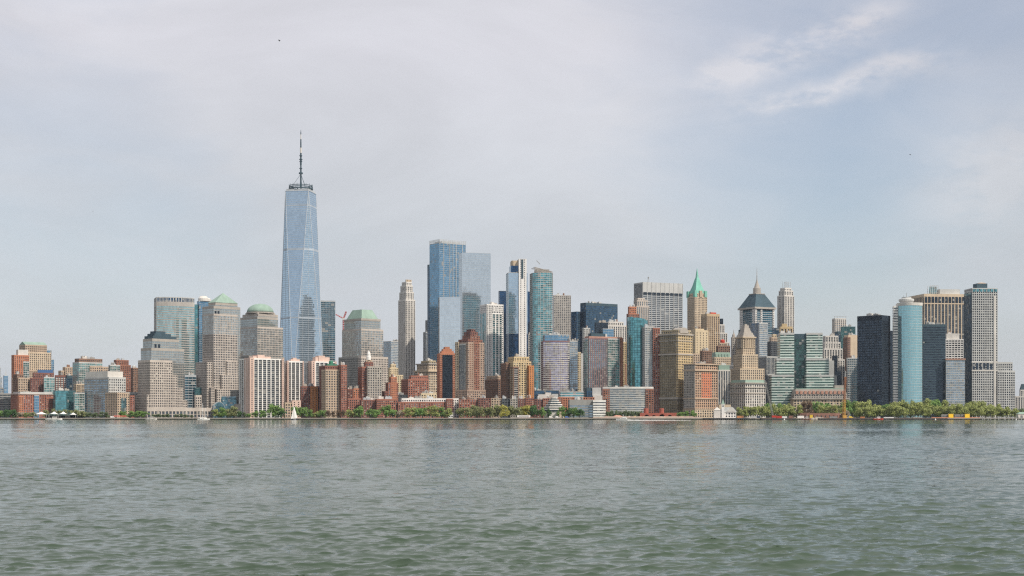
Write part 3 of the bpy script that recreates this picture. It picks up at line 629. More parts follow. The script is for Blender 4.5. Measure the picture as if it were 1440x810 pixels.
# blue glass pair
r,T=B('blue_glass_tower','tallest of the blue glass pair, open glass crown', 2700, 32, [(604,618,655,341,'curtainblue')],'skyscraper',0)
t=T[0]
for u in (.15,.38,.5,.62,.86): sub(t,fr(t,u,u+.015,-.012,.0),0,t.z1,W('lgrey'),'fin')
m=MB()
for k in range(13): u=k/12; m.tube((t.ox+t.W*u,t.oy,t.z1),(t.ox+t.W*u,t.oy,t.z1+6),.3,n=4); m.tube((t.ox,t.oy+t.D*u,t.z1),(t.ox,t.oy+t.D*u,t.z1+6),.3,n=4)
for q in (2,4,6): m.tube((t.ox,t.oy,t.z1+q),(t.ox+t.W,t.oy,t.z1+q),.35,n=4); m.tube((t.ox,t.oy,t.z1+q),(t.ox,t.oy+t.D,t.z1+q),.35,n=4)
m.build('crown_screen',W('lgrey'),r)
sub(t,fr(t,.15,.85,.15,.85),t.z1,t.z1+4,W('steel'),'mechanical_box')
B('dark_rib_slab','thin dark slab edge showing left of the tallest blue glass tower', 2800, 20, [(601,603,612,372,'curtaindark')],'tower',0)
r,T=B('pale_mirror_tower','smooth pale mirrored tower right of the tallest blue glass one', 2560, 14, [(645,650,690,355,'curtainpale',dict(ph=.3))],'skyscraper',0)
r,T=B('mirror_block','lower mirrored glass block in front of the tallest blue glass tower', 2480, 4, [(617.5,618,647.5,417.5,'curtainpale',dict(D=30,ph=.3))],'office tower',0)
r,T=B('ziggurat_roof_tower','brown stone tower with stepped red ziggurat roof', 2060, 40,
 [(641,657,683,548,'tanbrownpunch',dict(dy=-3)),(642,658,681,481,'tanbrownpunch'),(644.5,658,678.5,477,'dbrickpunch',dict(dy=3)),(650,661,675,472,'rbrownpunch',dict(dy=5,ph=1)),(652.5,662,672,466.5,'dbrickpunch',dict(dy=7,ph=1)),(656,663,668.5,463,'dbrickpunch',dict(dy=9,ph=1))],'apartment tower',0)
t=T[1]; facade(r,fr(t,.36,.66,-.03,.2),20,t.z1,'rbrownpunch',('brick_bay','bay_glazing'))
facade(r,fr(t,-.04,.0,.2,1),0,t.z1-2,'ribs',('side_wall','side_glazing'))
facade(r,fr(t,-.08,-.04,.72,1.02),0,t.z1+1,'beigepunch',('corner_wall','corner_glazing'))
r,T=B('white_frame_tower','white framed tower with teal glass strips before the navy slab', 2420, 24, [(675,684.5,708,427.5,'whitepunch')],'apartment tower',1)
t=T[0]; zb=zat(531,2420)
facade(r,fr(t,.33,.92,-.02,.1),zb,t.z1-16,'pierswhite',('strip_frame','strip_glazing'),ph=1)
facade(r,fr(t,-.02,.0,.1,.95),zb,t.z1-14,'pierswhite',('side_frame','side_glazing'),ph=1)
facade(r,fr(t,.3,.95,-.01,.05),t.z1-12,t.z1-5,'whitelattice',('attic_frame','attic_glazing'),ph=.6)
B('navy_slab_tower','dark navy glass slab behind the white spine tower', 2750, 14, [(701,703,747,409,'curtainnavy')],'skyscraper',0)
r,T=B('white_spine_tower','slender tower with a tall white stone spine between mirrored glass flanks', 2560, 8,
 [(714,715.5,742,465,'curtainnavy',dict(D=32)),(713.5,715,742,383,'curtainsky',dict(D=32,yb=469,dy=-.5))],'skyscraper',0)
t=T[1]; zt_=zat(364,2560)-GZ; h0=t.z1
facade(r,fr(t,.53,.93,-.1,.6),0,zt_,'spine',('spine','spine_glazing'))
sub(t,fr(t,.14,.52,.08,.8),h0,h0+12.5,G('navy'),'blue_box')
MB().prism(fr(t,.2,.53,.1,.16),h0+12.5,zat(366,2560)-GZ).prism(fr(t,.2,.27,.1,.8),h0+12.5,zat(366,2560)-GZ).build('crown_wall',W('beige'),r)
sub(t,fr(t,.665,.76,-.13,-.1),zt_-35,zt_-1,W('slate'),'dark_slot')
B('grey_rib_block','grey ribbed block glimpsed between the white spine and the teal towers', 2750, 10, [(741,743,753,470,'lgreypunch')],'building',1)
r,T=B('teal_round_tower','rounded teal glass tower with pale balconies and sloped lattice top', 2330, 12, [(746.5,750,779.5,383,'glassteal',dict(round=12,D=40,ph=.5))],'apartment tower',0)
t=T[0]; m=MB(); n=14
for k in range(n+1):
    u=k/n; x=t.ox+3+(t.W-6)*u; h=(zat(375.5+6*u,2330)-GZ)
    m.tube((x,t.oy+2,t.z1-1),(x,t.oy+2,h),.4,n=4); m.tube((x,t.oy+2,h),(x,t.oy+30,h),.4,n=4)
    if k: m.tube(px_,(x,t.oy+2,h),.6,n=4); m.tube((x,t.oy+2,t.z1),px_,.3,n=4)
    px_=(x,t.oy+2,h)
m.build('roof_lattice',W('stone'),r)
MB().tube((t.ox+t.W*.35,t.oy+5,t.z1+14),(t.ox+t.W*.18,t.oy+5,t.z1+20),.6,n=4).box(t.ox+t.W*.2,t.ox+t.W*.8,t.oy+6,t.oy+26,t.z1,t.z1+6).build('roof_crane',W('grey'),r)
B('pale_concrete_tower','pale grey concrete tower with scattered small windows right of the rounded teal tower', 2550, 12, [(778,779,803,415,'scatter')],'apartment tower',1)
B('mauve_banded_tower','bowed mauve and white banded tower with a blue top band', 2170, 6, [(763,764,801,479,'mauveband',dict(bulge=5,D=34)),(765,766,800,470.5,'curtainblue',dict(bulge=4,D=30,dy=1.5,yb=480))],'apartment tower',3)
B('mauve_side_wing','narrow grey glass wing attached right of the mauve banded tower', 2185, 6, [(800,801,812.5,479,'curtaingrey',dict(D=26))],'apartment tower',1)
B('cream_sliver_block','narrow cream brick block squeezed beside the white sliver wall', 2300, 10, [(811,812,817,495,'creampunch',dict(D=20))],'building',0)
B('white_sliver_block','plain white party wall building left of the dark windowed brick tower', 2350, 10, [(815.5,816,822,497,'solid',dict(wall='lgrey',part='wall',D=25))],'building',0)
r,T=B('yellow_stepped_tower','yellow stone apartment tower with an orange flank', 2060, 22,
 [(710,722,747,508,'yellowpunch'),(714,723,744,501.5,'yellowpunch',dict(dy=4)),(743,744,751,514,'orangepunch',dict(dy=3,D=22))],'apartment tower',1)
t=T[0]; facade(r,fr(t,-.02,.28,-.05,1),0,t.z1-8,'dkbalcony',('balcony_bay','bay_glazing'))
facade(r,fr(t,-.22,-.02,.4,1.05),0,t.z1-2,'brownpunch',('brown_wing','wing_glazing'))
r,T=B('striped_shade_block','brown stone block with dark glass left half beside the yellow tower', 2140, 28, [(682,701,710,533,'brownpunch'),(684,700,709,528,'tanpunch',dict(dy=6))],'office block',2)
B('dark_glass_hall','low long dark glass building behind the brick terraces', 2090, 6, [(742,743,786,549,'curtaindark',dict(D=30,ph=1))],'building',2)
specs=[(672,690,'dbrickpunch','dark'),(690,705,'tanpunch','tan'),(705,717,'lowdark','grey'),(717,728,'stonepunch','pale stone'),(728,739,'dbrickpunch','maroon'),(739,751,'brickpunch2','bright red'),(751,763,'dbrickpunch','dark maroon'),(763,790,'brickpunch2','red'),(645,672,'brickpunch','brown brick')]
lab={'dark':'dark terrace house at the foot of the ziggurat roofed tower','tan':'pale tan terrace house left of the grey one behind the park trees','grey':'grey terrace house below the yellow stone tower, left part','pale stone':'pale stone terrace house under the middle of the yellow stone tower','maroon':'maroon terrace house below the right part of the yellow tower','bright red':'bright red brick terrace house under the orange flank','dark maroon':'darkest maroon terrace house just left of the stepped white museum roof','red':'red brick terrace behind the stepped white museum roof','brown brick':'brown terrace with small windows under the ziggurat roofed tower'}
for (x0,x1,s_,k) in specs: B('terrace_house',lab[k],2032+rng.uniform(0,4),4,[(x0+.3,x0+.8,x1,560.5+rng.uniform(-1,1.5),s_,dict(D=14,ph=1))],'terrace house',1,'low terrace houses behind the park trees')
B('white_storeys_block','low building with long white window bands behind the stepped white museum', 2080, 4, [(787,788,821,550.5,'ribbonwhite',dict(D=22,ph=1.5))],'building',2)
B('white_roof_units_block','low row of white roof houses above the red terrace', 2070, 4, [(756,757,768,554.5,'solid',dict(wall='offwhite',part='wall',D=10)),(766,767,775,552,'solid',dict(wall='offwhite',part='annex',D=10)),(775,776,785,554,'solid',dict(wall='lgrey',part='annex',D=10))],'building',0)
# hexagonal stepped museum roof
mu=empty('stepped_roof_museum',(tx(779)*2005,2005,GZ)); tag(mu,'museum with white and dark stepped hexagonal roof','museum')
k5=2005/F; z=2.0
MB().lathe(0,0,[(14.5*k5,0),(14.5*k5,10.4)],6).build('wall',W('offwhite'),mu)
for i in range(6):
    rr=(16.5-2.3*i)*k5; z0=10+i*3.2
    MB().lathe(0,0,[(rr*.96,z0-.4),(rr*.9,z0+1.5)],6).build('dark_tier',W('slate'),mu)
    MB().lathe(0,0,[(rr,z0+1.5),(rr*.97,z0+3.0)],6).build('roof_tier',W('offwhite'),mu)
MB().box(7,10,-20,-10,0,9).build('entrance',W('beige'),mu)
r,T=B('museum_wing','grey stone museum wing with a sloped metal roof and white block at the end', 2015, 5, [(800,801,834,562,'ribbongrey',dict(D=26,ph=8)),(833,834,852,562.5,'whiteband',dict(dy=-4,D=24,ph=3))],'museum',1)
B('concrete_tower_block','plain pale concrete block with a notch above the museum wing', 2110, 6, [(824,825,833,545,'curtaindark',dict(D=18)),(832.5,833,845,545,'solid',dict(wall='lgrey',part='wall',dy=-1,D=16)),(833,834,850,556,'solid',dict(wall='offwhite',part='annex',dy=-6,D=16))],'building',0)
B('orange_roof_row','long thin terracotta roof line behind the museum wing', 2075, 4, [(781,782,836,558.5,'obrickpunch',dict(D=10,ph=1.2))],'row building',0)
r,T=B('black_office_slab','broad dark blue office slab with a blank top band', 2600, 36, [(809,811,822,438,'curtaindark',dict(dy=6,D=40,ph=1)),(816,824,868.5,425.5,'curtaindark')],'office tower',2)
B('grey_corner_tower','narrow grey tower before the broad dark office slab', 2380, 24, [(818.5,821,830,461,'lgreypunch')],'tower',1)
B('ornate_white_block','pale weathered stone block with rows of arched windows behind the glass penthouse', 2420, 26, [(846,853,881,457,'decowhite'),(851,856,877,452,'decowhite',dict(dy=4))],'building',3)
B('dark_roof_penthouse','dark glass box beside the pale weathered stone block', 2350, 20, [(836,838,855,453.5,'curtainblack',dict(ph=1)),(846,848,863,462,'curtainblue',dict(dy=-8))],'building',1)
r,T=B('brick_window_tower','wide glass and mauve brick tower with a thin terracotta roof edge', 2150, 30, [(821,828,876,474.5,'brickglass')],'apartment tower',0)
t=T[0]; MB().prism(fr(t,.02,.98,.02,.98),t.z1,t.z1+1.8).build('roof_edge',W('salmon'),r)
sub(t,fr(t,.1,.5,.2,.8),t.z1+1.8,zr(t,468.5),W('slate'),'mechanical_box')
sub(t,fr(t,.5,.55,.1,.8),t.z1+1.8,zr(t,469),W('lgrey'),'white_box')
facade(r,fr(t,.55,.9,-.03,.3),0,t.z1-.5,'glassgreen',('glass_bay','bay_glazing'))
facade(r,fr(t,.9,1.002,-.035,.3),0,t.z1+.7,'obrickpunch',('orange_bay','orange_glazing'))
facade(r,fr(t,-.02,.0,.1,1),0,t.z1-1,'glassgreen',('side_glass','side_glazing'))
B('yellow_sliver_block','thin yellow brick strip left of the tall terracotta tower', 2260, 10, [(874.5,876,881,481,'yellowpunch',dict(D=20))],'building',0)
r,T=B('terracotta_tower','tall dark terracotta stepped tower left of the curved teal glass tower', 2330, 26, [(875,879,888,512,'rbrownpunch',dict(dy=-70)),(881,884,899,441,'rbrownpunch',dict(dy=0)),(883,885,895,431,'obrickpunch',dict(dy=4))],'tower',1)
B('deco_cream_tower','cream art deco crown rising over the curved teal glass tower', 2500, 26, [(889,895,913,430,'artdecopier'),(891,896,911,422,'artdecopier',dict(dy=5)),(893,897,907,419,'artdecopier',dict(dy=8))],'tower',0)
r,T=B('curved_teal_tower','deep teal glass tower with a rounded corner and slanting roof', 2150, 14, [(886,888,914,450,'curtainteal',dict(round=14,D=40,ph=.3))],'apartment tower',0)
t=T[0]; p=t.poly; m=MB(); n=len(p); b=len(m.v)
zl=zat(444.5,2150)-GZ
m.v=[(q[0],q[1],t.z1-.2) for q in p]+[(q[0],q[1],t.z1+ (zl-t.z1)*(1-(q[0]-t.ox)/t.W)) for q in p]
for i in range(n):
    j=(i+1)%n; m.f.append((i,j,n+j,n+i)); m.m.append(0)
m.f.append(tuple(n+i for i in range(n))); m.m.append(0)
m.build('slanted_crown',G('teal'),r)
B('brick_grid_tower','red brick and grey gridded tower right of the curved teal one', 2130, 10, [(906,907,919,459,'greygrid',dict(D=26)),(918,918.5,928,461,'brickpunch2',dict(dy=-3,D=26))],'apartment tower',1)
r,T=B('curved_ribbon_block','low wide brick block with pale ribbon windows on the park edge', 2045, 3, [(847,848,919,545.5,'brickribbon',dict(bulge=6,D=22)),(847,848,919,544,'solid',dict(wall='offwhite',bulge=6,D=18,dy=2.5,yb=546,part='roof_edge'))],'apartment block',2)
t=T[0]
facade(r,fr(t,.84,1.002,-.2,.5),0,t.z1-1.5,'rbrownpunch',('brick_end','end_glazing')); facade(r,fr(t,-.002,.13,-.12,.5),0,t.z1-1.5,'rbrownpunch',('brick_end','end_glazing'))
r,T=B('gridded_office_slab','broad grey office slab with strong pale vertical fins', 2780, 30, [(892,904,960,396.5,'piersgrey',dict(ph=20))],'skyscraper',0)
t=T[0]; n=round(t.W/10.5)
m=MB()
for k in range(n+1):
    x=t.ox+t.W*k/n; m.box(x-.6,x+.6,t.oy-.6,t.oy-.04,t.z1-22,t.z1+.4)
m.build('fin',W('lgrey'),r)
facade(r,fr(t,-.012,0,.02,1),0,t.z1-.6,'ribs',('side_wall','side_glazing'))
facade(r,fr(t,.01,.99,-.006,0),t.z1-23,t.z1-19.6,'curtainblack',('mechanical_louvre','louvre_glazing'),ph=.2)
m=MB(); x=t.ox+t.W*.17
for q in (-1.5,1.5): m.tube((x+q,t.oy+5,t.z1),(x+q*.4,t.oy+5,t.z1+9),.35,n=4)
m.tube((x,t.oy+5,t.z1+8),(x,t.oy+5,t.z1+11),1.3,n=6); m.build('antenna',W('grey'),r)
r,T=B('arch_gable_building','tall olive stone office block with arched gable and white roof ornaments', 2100, 52,
 [(928,953.5,973,468,'olivepier'),(930,954,972,463.5,'olivepier',dict(dy=4))],'office block',3)
t=T[0]; 
for (py,h,o) in ((498,2.2,1.6),(560,3,1.2),(470,2,1.8),(479,1,.9)): z=zat(py,2100)-GZ; band(t,z-h/2,z+h/2,W('stone'),o)
facade(r,fr(t,-.015,1.01,-.02,.1),zat(558,2100)-GZ,t.z1-3,'olivepunch',('front_wall','front_glazing'),ph=1)
m=MB(); n=12; cx=t.ox+t.W*.42; w=t.W*.3
pts=[(cx-w,t.z1)]+[(cx-w*math.cos(math.pi*k/n),t.z1+1+w*.75*math.sin(math.pi*k/n)) for k in range(n+1)]+[(cx+w,t.z1)]
m.face([(p[0],t.oy-.8,p[1]) for p in pts][::-1]); m.face([(p[0],t.oy+14,p[1]) for p in pts])
for a,b in zip(pts,pts[1:]): m.face([(a[0],t.oy-.8,a[1]),(a[0],t.oy+14,a[1]),(b[0],t.oy+14,b[1]),(b[0],t.oy-.8,b[1])][::-1])
m.build('arched_gable',W('stone'),r)
B('dark_gap_building','dark narrow building in the gap beside the arch gabled block', 2190, 20, [(953,956,966,525,'curtaindark')],'building',0)
r,T=B('orange_panel_building','brown stone block with an orange netting panel and a pale arcade', 2060, 42,
 [(962,977.5,1009,511,'cornerstone',dict(dy=0))],'office block',3)
t=T[0]; facade(r,fr(t,.28,.73,-.012,.1),zat(560,2060)-GZ,zat(524,2060)-GZ,'netpunch',('orange_netting','netting_glazing'),ph=.2)
for (py,h,o) in ((520.5,2,1.6),(512,1.6,1.4),(560.5,1.6,1.0),(575,1.2,1.0)): z=zat(py,2060)-GZ; band(t,z-h/2,z+h/2,W('tan'),o)
facade(r,fr(t,-.02,1.02,-.03,1.02),0,zat(576,2060)-GZ,'classical',('arcade','arcade_glazing'),ph=1.2)
facade(r,fr(t,-.02,-.001,0,1),zat(574,2060)-GZ,t.z1-1,'stonepunch',('side_wall','side_glazing'),ph=1)
r,T=B('copper_spire_tower','tan tower with bright green copper pyramid and needle spire', 2880, 34,
 [(962,976,998,463,'beigepunch',dict(dy=-5)),(966.5,977,994.5,417,'beigepunch'),(968.5,978,992,412,'beigepunch',dict(dy=4))],'skyscraper',0)
t=T[2]; m=MB(); p=rect(t,-1.2); cx,cy=t.ox+t.W/2,t.oy+t.D/2
lev=[(.92,t.z1),(.52,zr(t,402)),(.24,zr(t,391.5)),(.17,zr(t,390)),(.12,zr(t,385)),(.02,zr(t,377))]
for (k0,z0),(k1,z1) in zip(lev,lev[1:]):
    m.prism([(cx+(q[0]-cx)*k0,cy+(q[1]-cy)*k0) for q in p],z0,z1,tpoly=[(cx+(q[0]-cx)*k1,cy+(q[1]-cy)*k1) for q in p])
m.build('spire_roof',W('mint'),r)
for (u,v) in ((0,0),(1,0),(0,1),(.5,-.02)): sub(t,[(t.ox+t.W*u-3,t.oy+t.D*v-2),(t.ox+t.W*u+3,t.oy+t.D*v-2),(t.ox+t.W*u+3,t.oy+t.D*v+4),(t.ox+t.W*u-3,t.oy+t.D*v+4)],t.z1-8,t.z1+5,W('tan') if u==.5 else W('mint'),'corner_dormer')
r,T=B('tan_shaft_tower','plain tan office shaft with small red roof sign beside the copper spired tower', 2640, 30, [(986,994,1012,441,'tanpier')],'office tower',1)
t=T[0]; sub(t,fr(t,.35,.75,.05,.3),t.z1,t.z1+2.6,W('redpaint'),'roof_sign')
B('cream_low_tower','plain cream block with few windows below the tan shaft', 2480, 34, [(974,978,996,464,'creamplain'),(975,978,990,462,'creampunch',dict(dy=3))],'building',1)
B('white_setback_tower','distant white tower stepping down right of the tan shaft', 2900, 22, [(1008,1010,1026,481,'decowhite'),(1010,1011,1023,468,'decowhite',dict(dy=3)),(1011,1012,1019,456,'decowhite',dict(dy=6))],'tower',0)
B('black_box_tower','small black box top poking up behind the tan shaft', 2950, 10, [(1009,1010,1017,448,'curtainblack')],'tower',0)
B('tan_roof_block','low tan block with rooftop plant left of the green mansard house', 2250, 30, [(968,975,1000,497,'tanpunch'),(984,988,1001,493,'brownpunch')],'building',4)
r,T=B('green_mansard_house','stone building with pale green mansard dormers behind the orange panel block', 2300, 20, [(1000,1005,1028,502,'beigepunch')],'building',1)
t=T[0]; frustum(t,495.5,.9,W('copper'),.5)
for k in range(5): sub(t,fr(t,.06+.18*k,.15+.18*k,-.02,.1),t.z1,t.z1+5,W('copper'),'dormer')
r,T=B('pinkish_roof_block','brownish block with a red round roof tank behind the green mansards', 2420, 20, [(1007,1010,1027,486,'brownpunch'),(1010,1012,1022,482,'tanpunch')],'building',1)
t=T[1]; MB().lathe(t.ox+t.W*.5,t.oy+t.D*.5,[(4,t.z1),(4,t.z1+4),(1,t.z1+6)],12).build('roof_tank',W('redpaint'),r)
r,T=B('thin_clock_steeple','thin grey stone steeple with small domed top left of the stepped pyramid tower', 2600, 24, [(1028,1030,1035.5,474,'stonepunch')],'steeple',0)
t=T[0]; MB().lathe(t.ox+t.W/2,t.oy+t.D/2,[(3.4,t.z1),(3,t.z1+4),(1.6,t.z1+6.5),(.9,t.z1+7),(.15,t.z1+14)],8).build('steeple_top',W('stone'),r)
r,T=B('stepped_pyramid_tower','beige tower with stepped pyramid top and column screens', 2180, 30,
 [(1026,1041,1075,518,'beigepunch',dict(dy=-14)),(1031,1044,1066,498,'beigepunch',dict(dy=-5)),(1034.5,1045,1062,474,'beigepunch')],'office tower',0)
t=T[2]; band(t,t.z1-1.2,t.z1+.6,W('beige'),1.4)
for i,(k,py) in enumerate(((.95,470.5),(.8,467.5),(.62,464.5),(.5,461),(.36,457),(.2,455))):
    y0=(474,470.5,467.5,464.5,461,457)[i]; p=rect(t); cx,cy=t.ox+t.W/2,t.oy+t.D/2
    MB().prism([(cx+(q[0]-cx)*k,cy+(q[1]-cy)*k) for q in p],zat(y0,t.Y)-GZ,zat(py,t.Y)-GZ,tpoly=[(cx+(q[0]-cx)*k*.93,cy+(q[1]-cy)*k*.93) for q in p]).build('roof_step',W('stone'),r)
facade(r,fr(t,.12,.88,-.04,.1),t.z1-17,t.z1-2.5,'tallcols',('column_screen','screen_glazing'),ph=.6)
facade(r,fr(t,-.04,.0,.12,.88),t.z1-17,t.z1-2.5,'tallcols',('column_screen','screen_glazing'),ph=.6)
r,T=B('striped_mansard_block','narrow pale building of dark vertical windows under a green roof', 2110, 10, [(1008.5,1010,1027,520,'classicalpier'),(1010,1011,1026,513.5,'solid',dict(wall='copper',dy=2,part='roof',D=15))],'office block',1)
r,T=B('white_low_block','blank pale base building left of the green corniced block', 2045, 6, [(1010,1011,1028,569,'solid',dict(wall='beige',part='wall',D=15))],'building',0)
B('white_old_row','cluster of old white houses behind the green corniced block', 2200, 24, [(1024,1028,1040,513,'whitepunch'),(1036,1040,1060,524,'stonepunch',dict(dy=-8))],'building',3)
r,T=B('green_cornice_block','stone classical block with mint green roof line', 2080, 40, [(1027,1048,1076.5,538,'classicalbig')],'office block',2)
t=T[0]; frustum(t,534.5,.95,W('copper'),.3)
for (py,h,o) in ((538.5,1.6,1.6),(545,1.2,1.0),(553,1.2,.8)): z=zat(py,2080)-GZ; band(t,z-h/2,z+h/2,W('stone'),o)
# the dark hipped tower
r,T=B('hipped_roof_tower','tall glass tower with slate hipped roof, lantern and needle', 2740, 38,
 [(1038.5,1062,1090,462,'hipped'),(1040.5,1062,1088.5,434,'hipped',dict(dy=3))],'skyscraper',0)
t=T[1]; band(t,t.z1,t.z1+3.5,W('stone'),3.2)
for (u0,u1) in ((-.01,.08),(.28,.36),(.92,1.01)): facade(r,fr(t,u0,u1,-.02,.1),0,t.z1-1,'whitepunch',('corner_pier','pier_glazing'))
for (v0,v1) in ((.1,.18),(.8,1)): facade(r,fr(t,-.02,.0,v0,v1),0,t.z1-1,'whitepunch',('side_pier','side_pier_glazing'))
p=rect(t,-2); cx,cy=t.ox+t.W/2,t.oy+t.D/2; zm=zr(t,413.5)
MB().prism(p,t.z1+3.5,zm,tpoly=[(cx+(q[0]-cx)*.42,cy+(q[1]-cy)*.42) for q in p]).build('hipped_roof',W('slate'),r)
MB().prism([(cx+(q[0]-cx)*.44,cy+(q[1]-cy)*.44) for q in p],zm,zm+1.5).build('roof_rim',W('stone'),r)
k=t.Y/F; MB().lathe(cx,cy,[(5.6*k,zm+1.5),(5.4*k,zr(t,404.5)),(4.2*k,zr(t,404)),(3.6*k,zr(t,402)),(2.2*k,zr(t,398)),(1.0*k,zr(t,394)),(.4*k,zr(t,391))],12).build('lantern',W('stone'),r)
MB().tube((cx,cy,zr(t,393)),(cx,cy,zr(t,375)),.9,.25,6).build('needle',W('stone'),r)
r,T=B('twin_stripe_tower','grey tower half vertical stripes half horizontal bands before the hipped roof tower', 2560, 40, [(1053,1068,1080,454,'curtaingrey'),(1078,1080,1090,470,'ribbongrey',dict(dy=20))],'office tower',0)
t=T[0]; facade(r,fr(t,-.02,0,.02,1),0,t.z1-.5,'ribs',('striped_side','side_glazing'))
r,T=B('cream_tapered_tower','tall pale cream tower with clipped corners and scaffold frame', 2800, 40,
 [(1093,1103,1117,415,'decowhite'),(1095,1103.5,1115.5,408,'decowhite',dict(dy=4)),(1097,1104,1113,404.5,'decowhite',dict(dy=7))],'skyscraper',0)
t=T[-1]; m=MB(); h=zr(t,396)-t.z1
for u in (.1,.35,.6,.9):
    for v in (.1,.6): m.tube((t.ox+t.W*u,t.oy+t.D*v,t.z1),(t.ox+t.W*u,t.oy+t.D*v,t.z1+h),.4,n=4)
for q in (.35,.8): m.tube((t.ox,t.oy+2,t.z1+h*q),(t.ox+t.W,t.oy+2,t.z1+h*q),.4,n=4)
m.build('scaffold_frame',W('steel'),r)
r,T=B('dark_box_tower','dark blue box building with a small orange roofed neighbour wall', 2620, 20, [(1086,1090,1098,461,'curtaindark',dict(ph=1))],'building',0)
r,T=B('dark_tapered_tower','dark grey tower with narrowed stone cap left of the teal banded complex', 2420, 30, [(1079,1084,1098,480,'darkgrid'),(1082,1085,1095,474,'tanpunch',dict(dy=4)),(1085,1087,1092,470,'creampunch',dict(dy=6))],'tower',0)
r,T=B('dark_stripe_tower','dark blue tower of vertical ribs right of the green corniced block', 2260, 36, [(1066,1078,1094,501,'ribs'),(1064,1070,1090,526,'ribs',dict(dy=-8))],'office tower',0)
r,T=B('teal_banded_complex','wide stepped office complex with pale green bands', 2180, 6,
 [(1084,1085,1117,527,'whitehallteal',dict(dy=-20,D=40)),(1091,1092,1117,504,'whitehallteal',dict(dy=-10,D=30)),(1096,1097,1117,468,'whitehallteal',dict(dy=0,D=40)),(1133,1134,1157,468,'whitehallteal',dict(dy=0,D=40)),(1133,1134,1166,504,'whitehallteal',dict(dy=-10,D=30)),(1133,1134,1173,527,'whitehallteal',dict(dy=-20,D=40)),(1115,1115.7,1134,469.5,'curtaintealdark',dict(dy=4,D=40,ph=8))],'office complex',3)
B('grey_end_wall','plain grey end walls stepping at the right of the pale green bands', 2200, 4, [(1164,1165,1173,507,'solid',dict(wall='lgrey',part='wall',D=20)),(1172,1173,1177,528,'solid',dict(wall='lgrey',part='annex',dy=-14,D=20))],'building',0)
yc=empty('yellow_plant_frame',(tx(1106)*2450,2450,zat(467,2450)),0); tag(yc,'bright yellow rooftop frame above the left part of the pale green bands','rooftop plant')
m=MB(); w=8.6*2450/F
for u in (-1,-.5,0,.5,.95): m.box(u*w-.6,u*w+.6,-1,9,0,5.5)
m.box(-w,w,-1.2,9.5,5.5,9.5).box(-w*.7,w*.1,0,8,9.5,14.5).build('frame',wallm('yellow_wall',(.75,.50,.03)),yc)
B('white_plant_tower','pale concrete tower carrying the yellow rooftop frame', 2450, 20, [(1096,1099,1115,467,'stonepunch')],'tower',0)
# customs house
r,T=B('mansard_customs_house','long grey stone palace with red mansard dormers behind the park', 2120, 8, [(1112,1116,1193,560,'classical',dict(D=40,ph=3)),(1114,1117,1191,554,'stonepunch',dict(dy=4,D=34,ph=1.5))],'public building',0)
t=T[1]; frustum(t,547.5,.95,W('stone'),.3,'mansard_roof')
for k in range(12):
    u=.03+k*.08; sub(t,fr(t,u,u+.045,-.04,.1),t.z1,t.z1+4.6,W('salmon'),'dormer')
MB().prism(fr(t,.04,.96,.08,.9),t.z1+7.2,t.z1+8.4).build('roof_ridge',W('copper'),r)
sub(t,fr(t,.78,.95,.15,.6),t.z1+8.4,t.z1+13,W('stone'),'roof_pavilion')
band(T[0],T[0].z1-1.6,T[0].z1+.3,W('stone'),1.8)
t=T[0]; m=MB()
for k in range(20): x=t.ox+t.W*(.03+k*.0494); m.lathe(x,t.oy-1.2,[(.9,3),(.75,13.5)],8)
m.build('column',W('stone'),r)
r,T=B('white_setback_block','white tan building stepping down beside the pale green bands', 2320, 18, [(1154,1158,1188,505,'decowhite',dict(dy=-6)),(1155,1159,1185,490,'decowhite',dict(dy=-3)),(1156,1160,1182,481,'decowhite'),(1157,1161,1179,472,'decowhite',dict(dy=3))],'office tower',3)
B('dark_shadow_tower','dark glass tower overlapping the white setback building', 2240, 10, [(1172,1174,1183,522,'curtainblack'),(1170,1172,1178,500,'curtainblack',dict(dy=5))],'building',0)  # tower of black curtain-wall glass
B('slate_glass_tower','slate blue glass tower behind the white setback building', 2750, 26, [(1174,1178,1192,466,'curtaindark')],'tower',0)
r,T=B('green_topped_tower','dull teal roofed glass block left of the black tower', 2700, 26, [(1182,1186,1203,459,'curtainteal')],'tower',1)
r,T=B('tan_crane_top_tower','tan slab top with lattice cranes seen beside the dull teal roofed block', 2900, 22, [(1170,1174,1190,447.5,'creampier')],'tower',0)
t=T[0]; m=MB()
for k in range(5): x=t.ox+t.W*(k/4); m.tube((x,t.oy+2,t.z1),(x,t.oy+2,t.z1+4),.3,n=4)
m.tube((t.ox,t.oy+2,t.z1+4),(t.ox+t.W*1.05,t.oy+2,t.z1+4.4),.4,n=4); m.build('roof_rail',W('grey'),r)
r,T=B('blank_beige_tower','blank beige wall tower with a dark left side, left of the black tower', 2480, 34, [(1187,1193,1206,471,'solid',dict(wall='beige',part='wall')),(1186,1192,1196,474,'brownpunch',dict(dy=-2,D=14))],'tower',2)
B('grey_grid_office','grey gridded block below the blank beige wall', 2300, 14, [(1190,1192,1206,503,'curtaingrey')],'office block',1)
r,T=B('black_glass_tower','black glass slab tower, darkest on the waterfront', 2110, 62, [(1205.5,1240,1252,443,'curtainblack')],'office tower',1)
B('black_back_slab','thin black edge showing right of the black slab tower', 2260, 30, [(1248,1250,1256,465,'curtainblack',dict(D=25))],'tower',0)
r,T=B('aqua_curved_tower','pale aqua tower with rounded front and white banded left edge', 2120, 4, [(1261,1262,1297,430,'aquacurve',dict(bulge=11,D=26,ph=.4))],'office tower',0)
t=T[0]; facade(r,fr(t,-.16,.02,-.05,.9),0,t.z1,'whiteband',('white_edge','edge_glazing'))
MB().prism(inset(t.poly,-.5),t.z1-.4,t.z1+4).build('white_rim',W('offwhite'),r)
